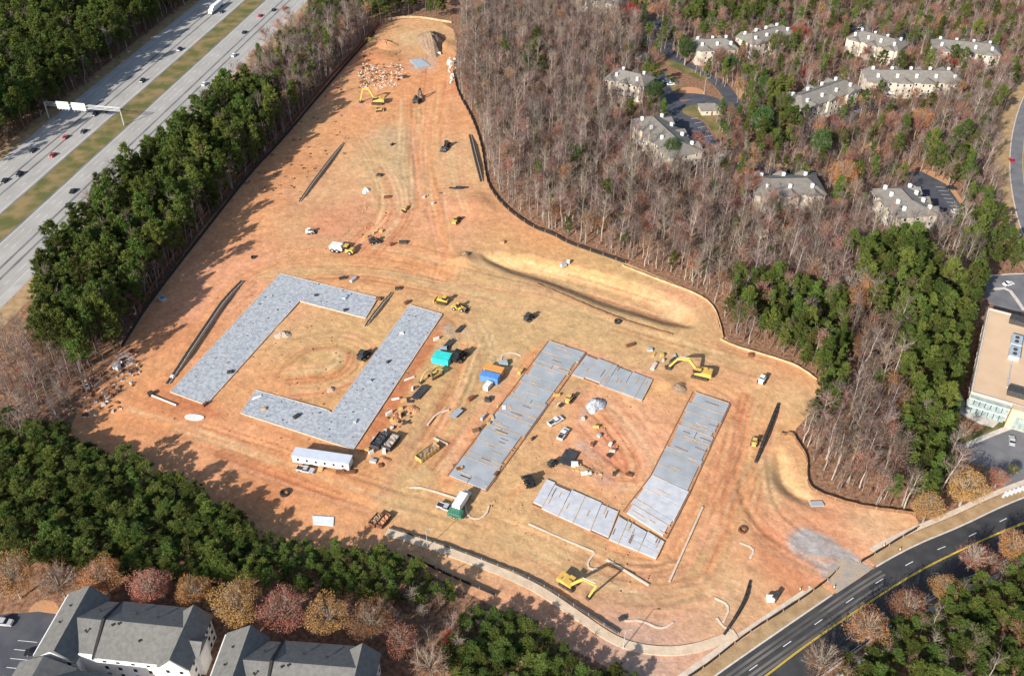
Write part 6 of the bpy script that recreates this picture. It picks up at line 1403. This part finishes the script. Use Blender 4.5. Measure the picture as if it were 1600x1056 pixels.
# ------------------------------------------------------------------ single autumn and garden trees
AUT = [  # crown px, kind, scale, label
 (18,905,'brown',1.15,'rust-brown rounded tree beside the parking bays'),(92,912,'grey',1.1,'nearly bare grey rounded tree beside the rust-brown one'),
 (162,905,'orange',.98,'orange-brown rounded tree behind the gable of the slate-roofed block'),(234,922,'pink',.95,'thin russet tree behind the slate roof between two orange trees'),
 (303,928,'orange',.85,'small bright orange tree at the corner of the slate roof'),(370,948,'gold',1.15,'large golden-orange tree between the two slate-roofed blocks'),
 (442,960,'pink',1.1,'large red-pink rounded tree behind the lower slate roof'),(512,965,'gold',1.0,'yellow-brown rounded tree behind the lower slate roof'),
 (580,973,'brown',1.0,'grey-brown rounded tree with russet skirt beyond the slate roof'),(624,1003,'pink',.8,'russet tree at the end of the lower slate roof'),(672,1040,'grey',.95,'bare greyish tree past the end of the lower slate roof'),(600,958,'grey',.7,'small bare tree tucked behind the grey-brown rounded tree'),
 (1450,795,'gold',.82,'golden-brown tree at the fence corner by the curved road'),(1510,765,'gold',1.0,'large golden-olive tree beside the office driveway'),(1560,748,'pink',.5,'small red tree by the office driveway'),(1583,735,'olive',.35,'small olive shrub by the office driveway'),
 (1585,858,'orange',.85,'bright orange tree overhanging the curved road'),(1522,872,'grey',.8,'bare tree overhanging the kerb of the curved road'),(1475,922,'orange',.7,'orange-brown tree on the kerb of the curved road'),(1418,950,'brown',.85,'dull brown tree on the kerb of the curved road'),
 (1355,985,'brown',.95,'rust-tinged brown tree on the kerb of the curved road'),(1285,1035,'grey',.95,'nearly bare tree at the lower kerb of the curved road'),(1545,880,'brown',.6,'small brown tree next to the bright orange roadside tree'),(1600,990,'brown',.7,'brown tree inside the pines across the road'),(1520,1000,'olive',.8,'olive tree inside the pines across the road'),
 (985,25,'red',1.15,'vivid red tree above the upper car park'),(1250,58,'red',1.0,'vivid scarlet tree beside a cream apartment block'),(1262,115,'red',.7,'small scarlet tree under the apartment roofs'),(1300,48,'pink',.9,'dusky red tree before the north apartment block'),(1125,88,'pink',.8,'russet tree in front of a cream apartment wall'),
 (960,115,'pink',.8,'dusky red tree at the edge of the bare wood'),(930,75,'pink',.7,'dull red tree deep in the bare wood'),(1318,278,'orange',1.2,'bright orange-red tree left of the apartment block with its own car park'),(1310,325,'orange',.7,'small orange tree below the bright orange-red tree'),(1335,470,'orange',1.0,'orange tree beside the pine patch'),(1285,420,'orange',.6,'slim orange tree in the bare wood'),
 (1455,505,'orange',.6,'slim orange-red tree among the office pines'),(1350,545,'brown',.8,'orange-brown tree right of the pine patch'),(1400,665,'orange',.5,'small orange tree at the edge of the office pines'),(1015,350,'pink',.85,'brick-red tree in the wood behind the fence'),(1062,365,'pink',.85,'second brick-red tree deeper in the wood behind the fence'),(935,345,'brown',.95,'red-brown tree above the fence bend'),(880,325,'brown',1.0,'tan-brown tree at the fence bend'),
 (1170,290,'brown',1.1,'red-brown tree by the hidden grey roof'),(1235,345,'brown',.9,'grey-brown tree under the hidden grey roof'),(1440,190,'orange',1.0,'orange-brown tree below the long cream block'),(1462,155,'pink',.7,'dusky red tree at the wall of the long cream block'),(1420,90,'brown',.8,'rust tree between two north apartment blocks'),(1490,95,'red',.75,'deep red tree in front of the north-east block'),(1520,105,'pink',.8,'pinkish red tree at the end of the north-east block'),
 (1372,40,'olive',.8,'olive shrubby tree behind the north apartment block'),(1560,35,'orange',.7,'orange tree at the bare bank behind the north-east block'),(1345,155,'gold',.45,'yellow shrub at the corner of the long cream block'),(1300,187,'red',.35,'small red shrub by the parked cars'),(1400,225,'brown',.9,'rust-brown tree on the slope below the long cream block'),(1210,250,'olive',.5,'olive bush beside the bare soil bank'),(1030,15,'brown',.8,'tan tree beside the top lane'),
 (1072,80,'green',1.2,'dark green cone-shaped tree beside a cream apartment block'),(1140,108,'green',1.15,'dark green round tree below two cream apartment blocks'),(1022,150,'green',1.2,'dark green tree at the car park entrance'),(1282,228,'green',1.3,'blue-green tree above the bare soil bank'),(1050,238,'green',1.1,'green tree overhanging a grey apartment roof'),(1190,195,'green',1.4,'green tree beside the stepped apartment block'),(1215,70,'olive',1.2,'olive tree between scarlet tree and cream block'),(1130,195,'green',.6,'green shrub on the lawn island'),(1140,90,'olive',.6,'olive shrub at the russet tree'),
 (1310,215,'olive',1.0,'olive tree beyond the blue-green tree'),(1450,60,'green',.9,'green tree beside the north-east apartment block'),(1530,225,'olive',1.1,'olive tree on the slope near the side road'),(392,112,'pink',.6,'dusky pink tree at the highway edge'),(365,180,'pink',.8,'dusky red tree among the highway pines'),(148,335,'gold',.9,'golden tree on the highway edge of the pine strip'),(105,450,'brown',1.0,'purple-brown tree among the highway pines'),(215,405,'gold',.6,'small orange tree deep in the highway pines'),(50,600,'red',.4,'small red sapling in the brown corner wood'),(88,848,'orange',.35,'small vivid orange sapling among the young pines'),(705,1000,'red',.4,'small red sapling above the loose pine clump'),(1170,120,'olive',.9,'olive tree above the green tree by the stepped block'),(1195,140,'green',1.1,'dark green tree above the stepped apartment block'),(1225,165,'olive',1.1,'broad olive tree at the end of the stepped apartment block'),(1060,215,'olive',.6,'olive tree over the wall of the dark car park'),(1240,210,'brown',.7,'rust-brown tree below the stepped apartment block'),(1365,210,'brown',1.0,'bronze tree in the hollow below the long cream block'),(1392,190,'pink',.8,'dusky pink tree left of the orange-brown tree'),(1330,250,'pink',.7,'dusky tree above the bright orange-red tree'),(1150,70,'brown',.6,'brown tree between the two cream end blocks'),(1430,130,'green',.5,'slim green shrub at the front of the long cream block'),
 (1540,170,'olive',.9,'olive tree on the slope past the long cream block'),(1500,180,'brown',1.0,'bronze tree on the slope past the long cream block'),(1010,200,'brown',.8,'brown tree against the block at the dark car park'),(900,60,'brown',1.0,'russet tree in the upper bare wood'),(860,40,'pink',.8,'pale red tree high in the upper bare wood'),(850,140,'brown',1.0,'russet tree at mid height of the upper bare wood'),(780,110,'brown',1.1,'russet tree beside the far fence'),(800,240,'brown',1.1,'bronze tree behind the bend of the black silt fence'),(960,260,'brown',.9,'bronze tree in the middle of the bare wood'),(1100,330,'brown',.8,'bronze tree in the lower bare wood'),(1120,400,'olive',.6,'olive sapling at the top of the pine patch'),(835,85,'green',1.0,'dark green holly in the upper bare wood'),(905,245,'green',.9,'dark green holly in the middle bare wood'),(975,370,'olive',.6,'olive holly near the fence'),
 (885,595,'green',.01,'')]
for i, (u, v, kd, sc, lb) in enumerate(AUT):
    if not lb: continue
    t, c, H = round_mesh(kd, i % 3); sc *= 1.5
    tz = sc * 1.1; sc *= .92
    x, y = G(u, v, H * sc * .6)
    plant('autumn_tree' if kd not in ('green', 'olive') else 'leafy_tree', t, c, (x, y), i * 1.7, sc, lb, None, tz)

# rust-leaved trees dotted through the bare woods
for px, sp, sd, lb, gp in ((WOOD, 19, 81, 'slender rust-leaved tree dotted through the bare wood beside the site', 'rust-leaved trees in the bare wood'), (APT, 20, 82, 'slender rust-leaved tree between the cream apartment blocks', 'rust-leaved trees by the apartments'), ([(395,95),(490,5),(560,0),(585,40),(450,190),(330,300),(200,500),(120,600)], 16, 83, 'slender rust-leaved tree in the highway strip', 'rust-leaved trees in the highway strip')):
    x, y = scatter(px, 0, sp, sd)
    for a, b in zip(x, y):
        if not in_view(a, b, 8): continue
        k = int(abs(a * 3 + b)) % 4; s_ = .75 + (abs(a * 7.1) % 1) * .4; plant('rust_leaved_tree', RUST[k][0], RUST[k][1], (a, b), a, s_, lb, gp)
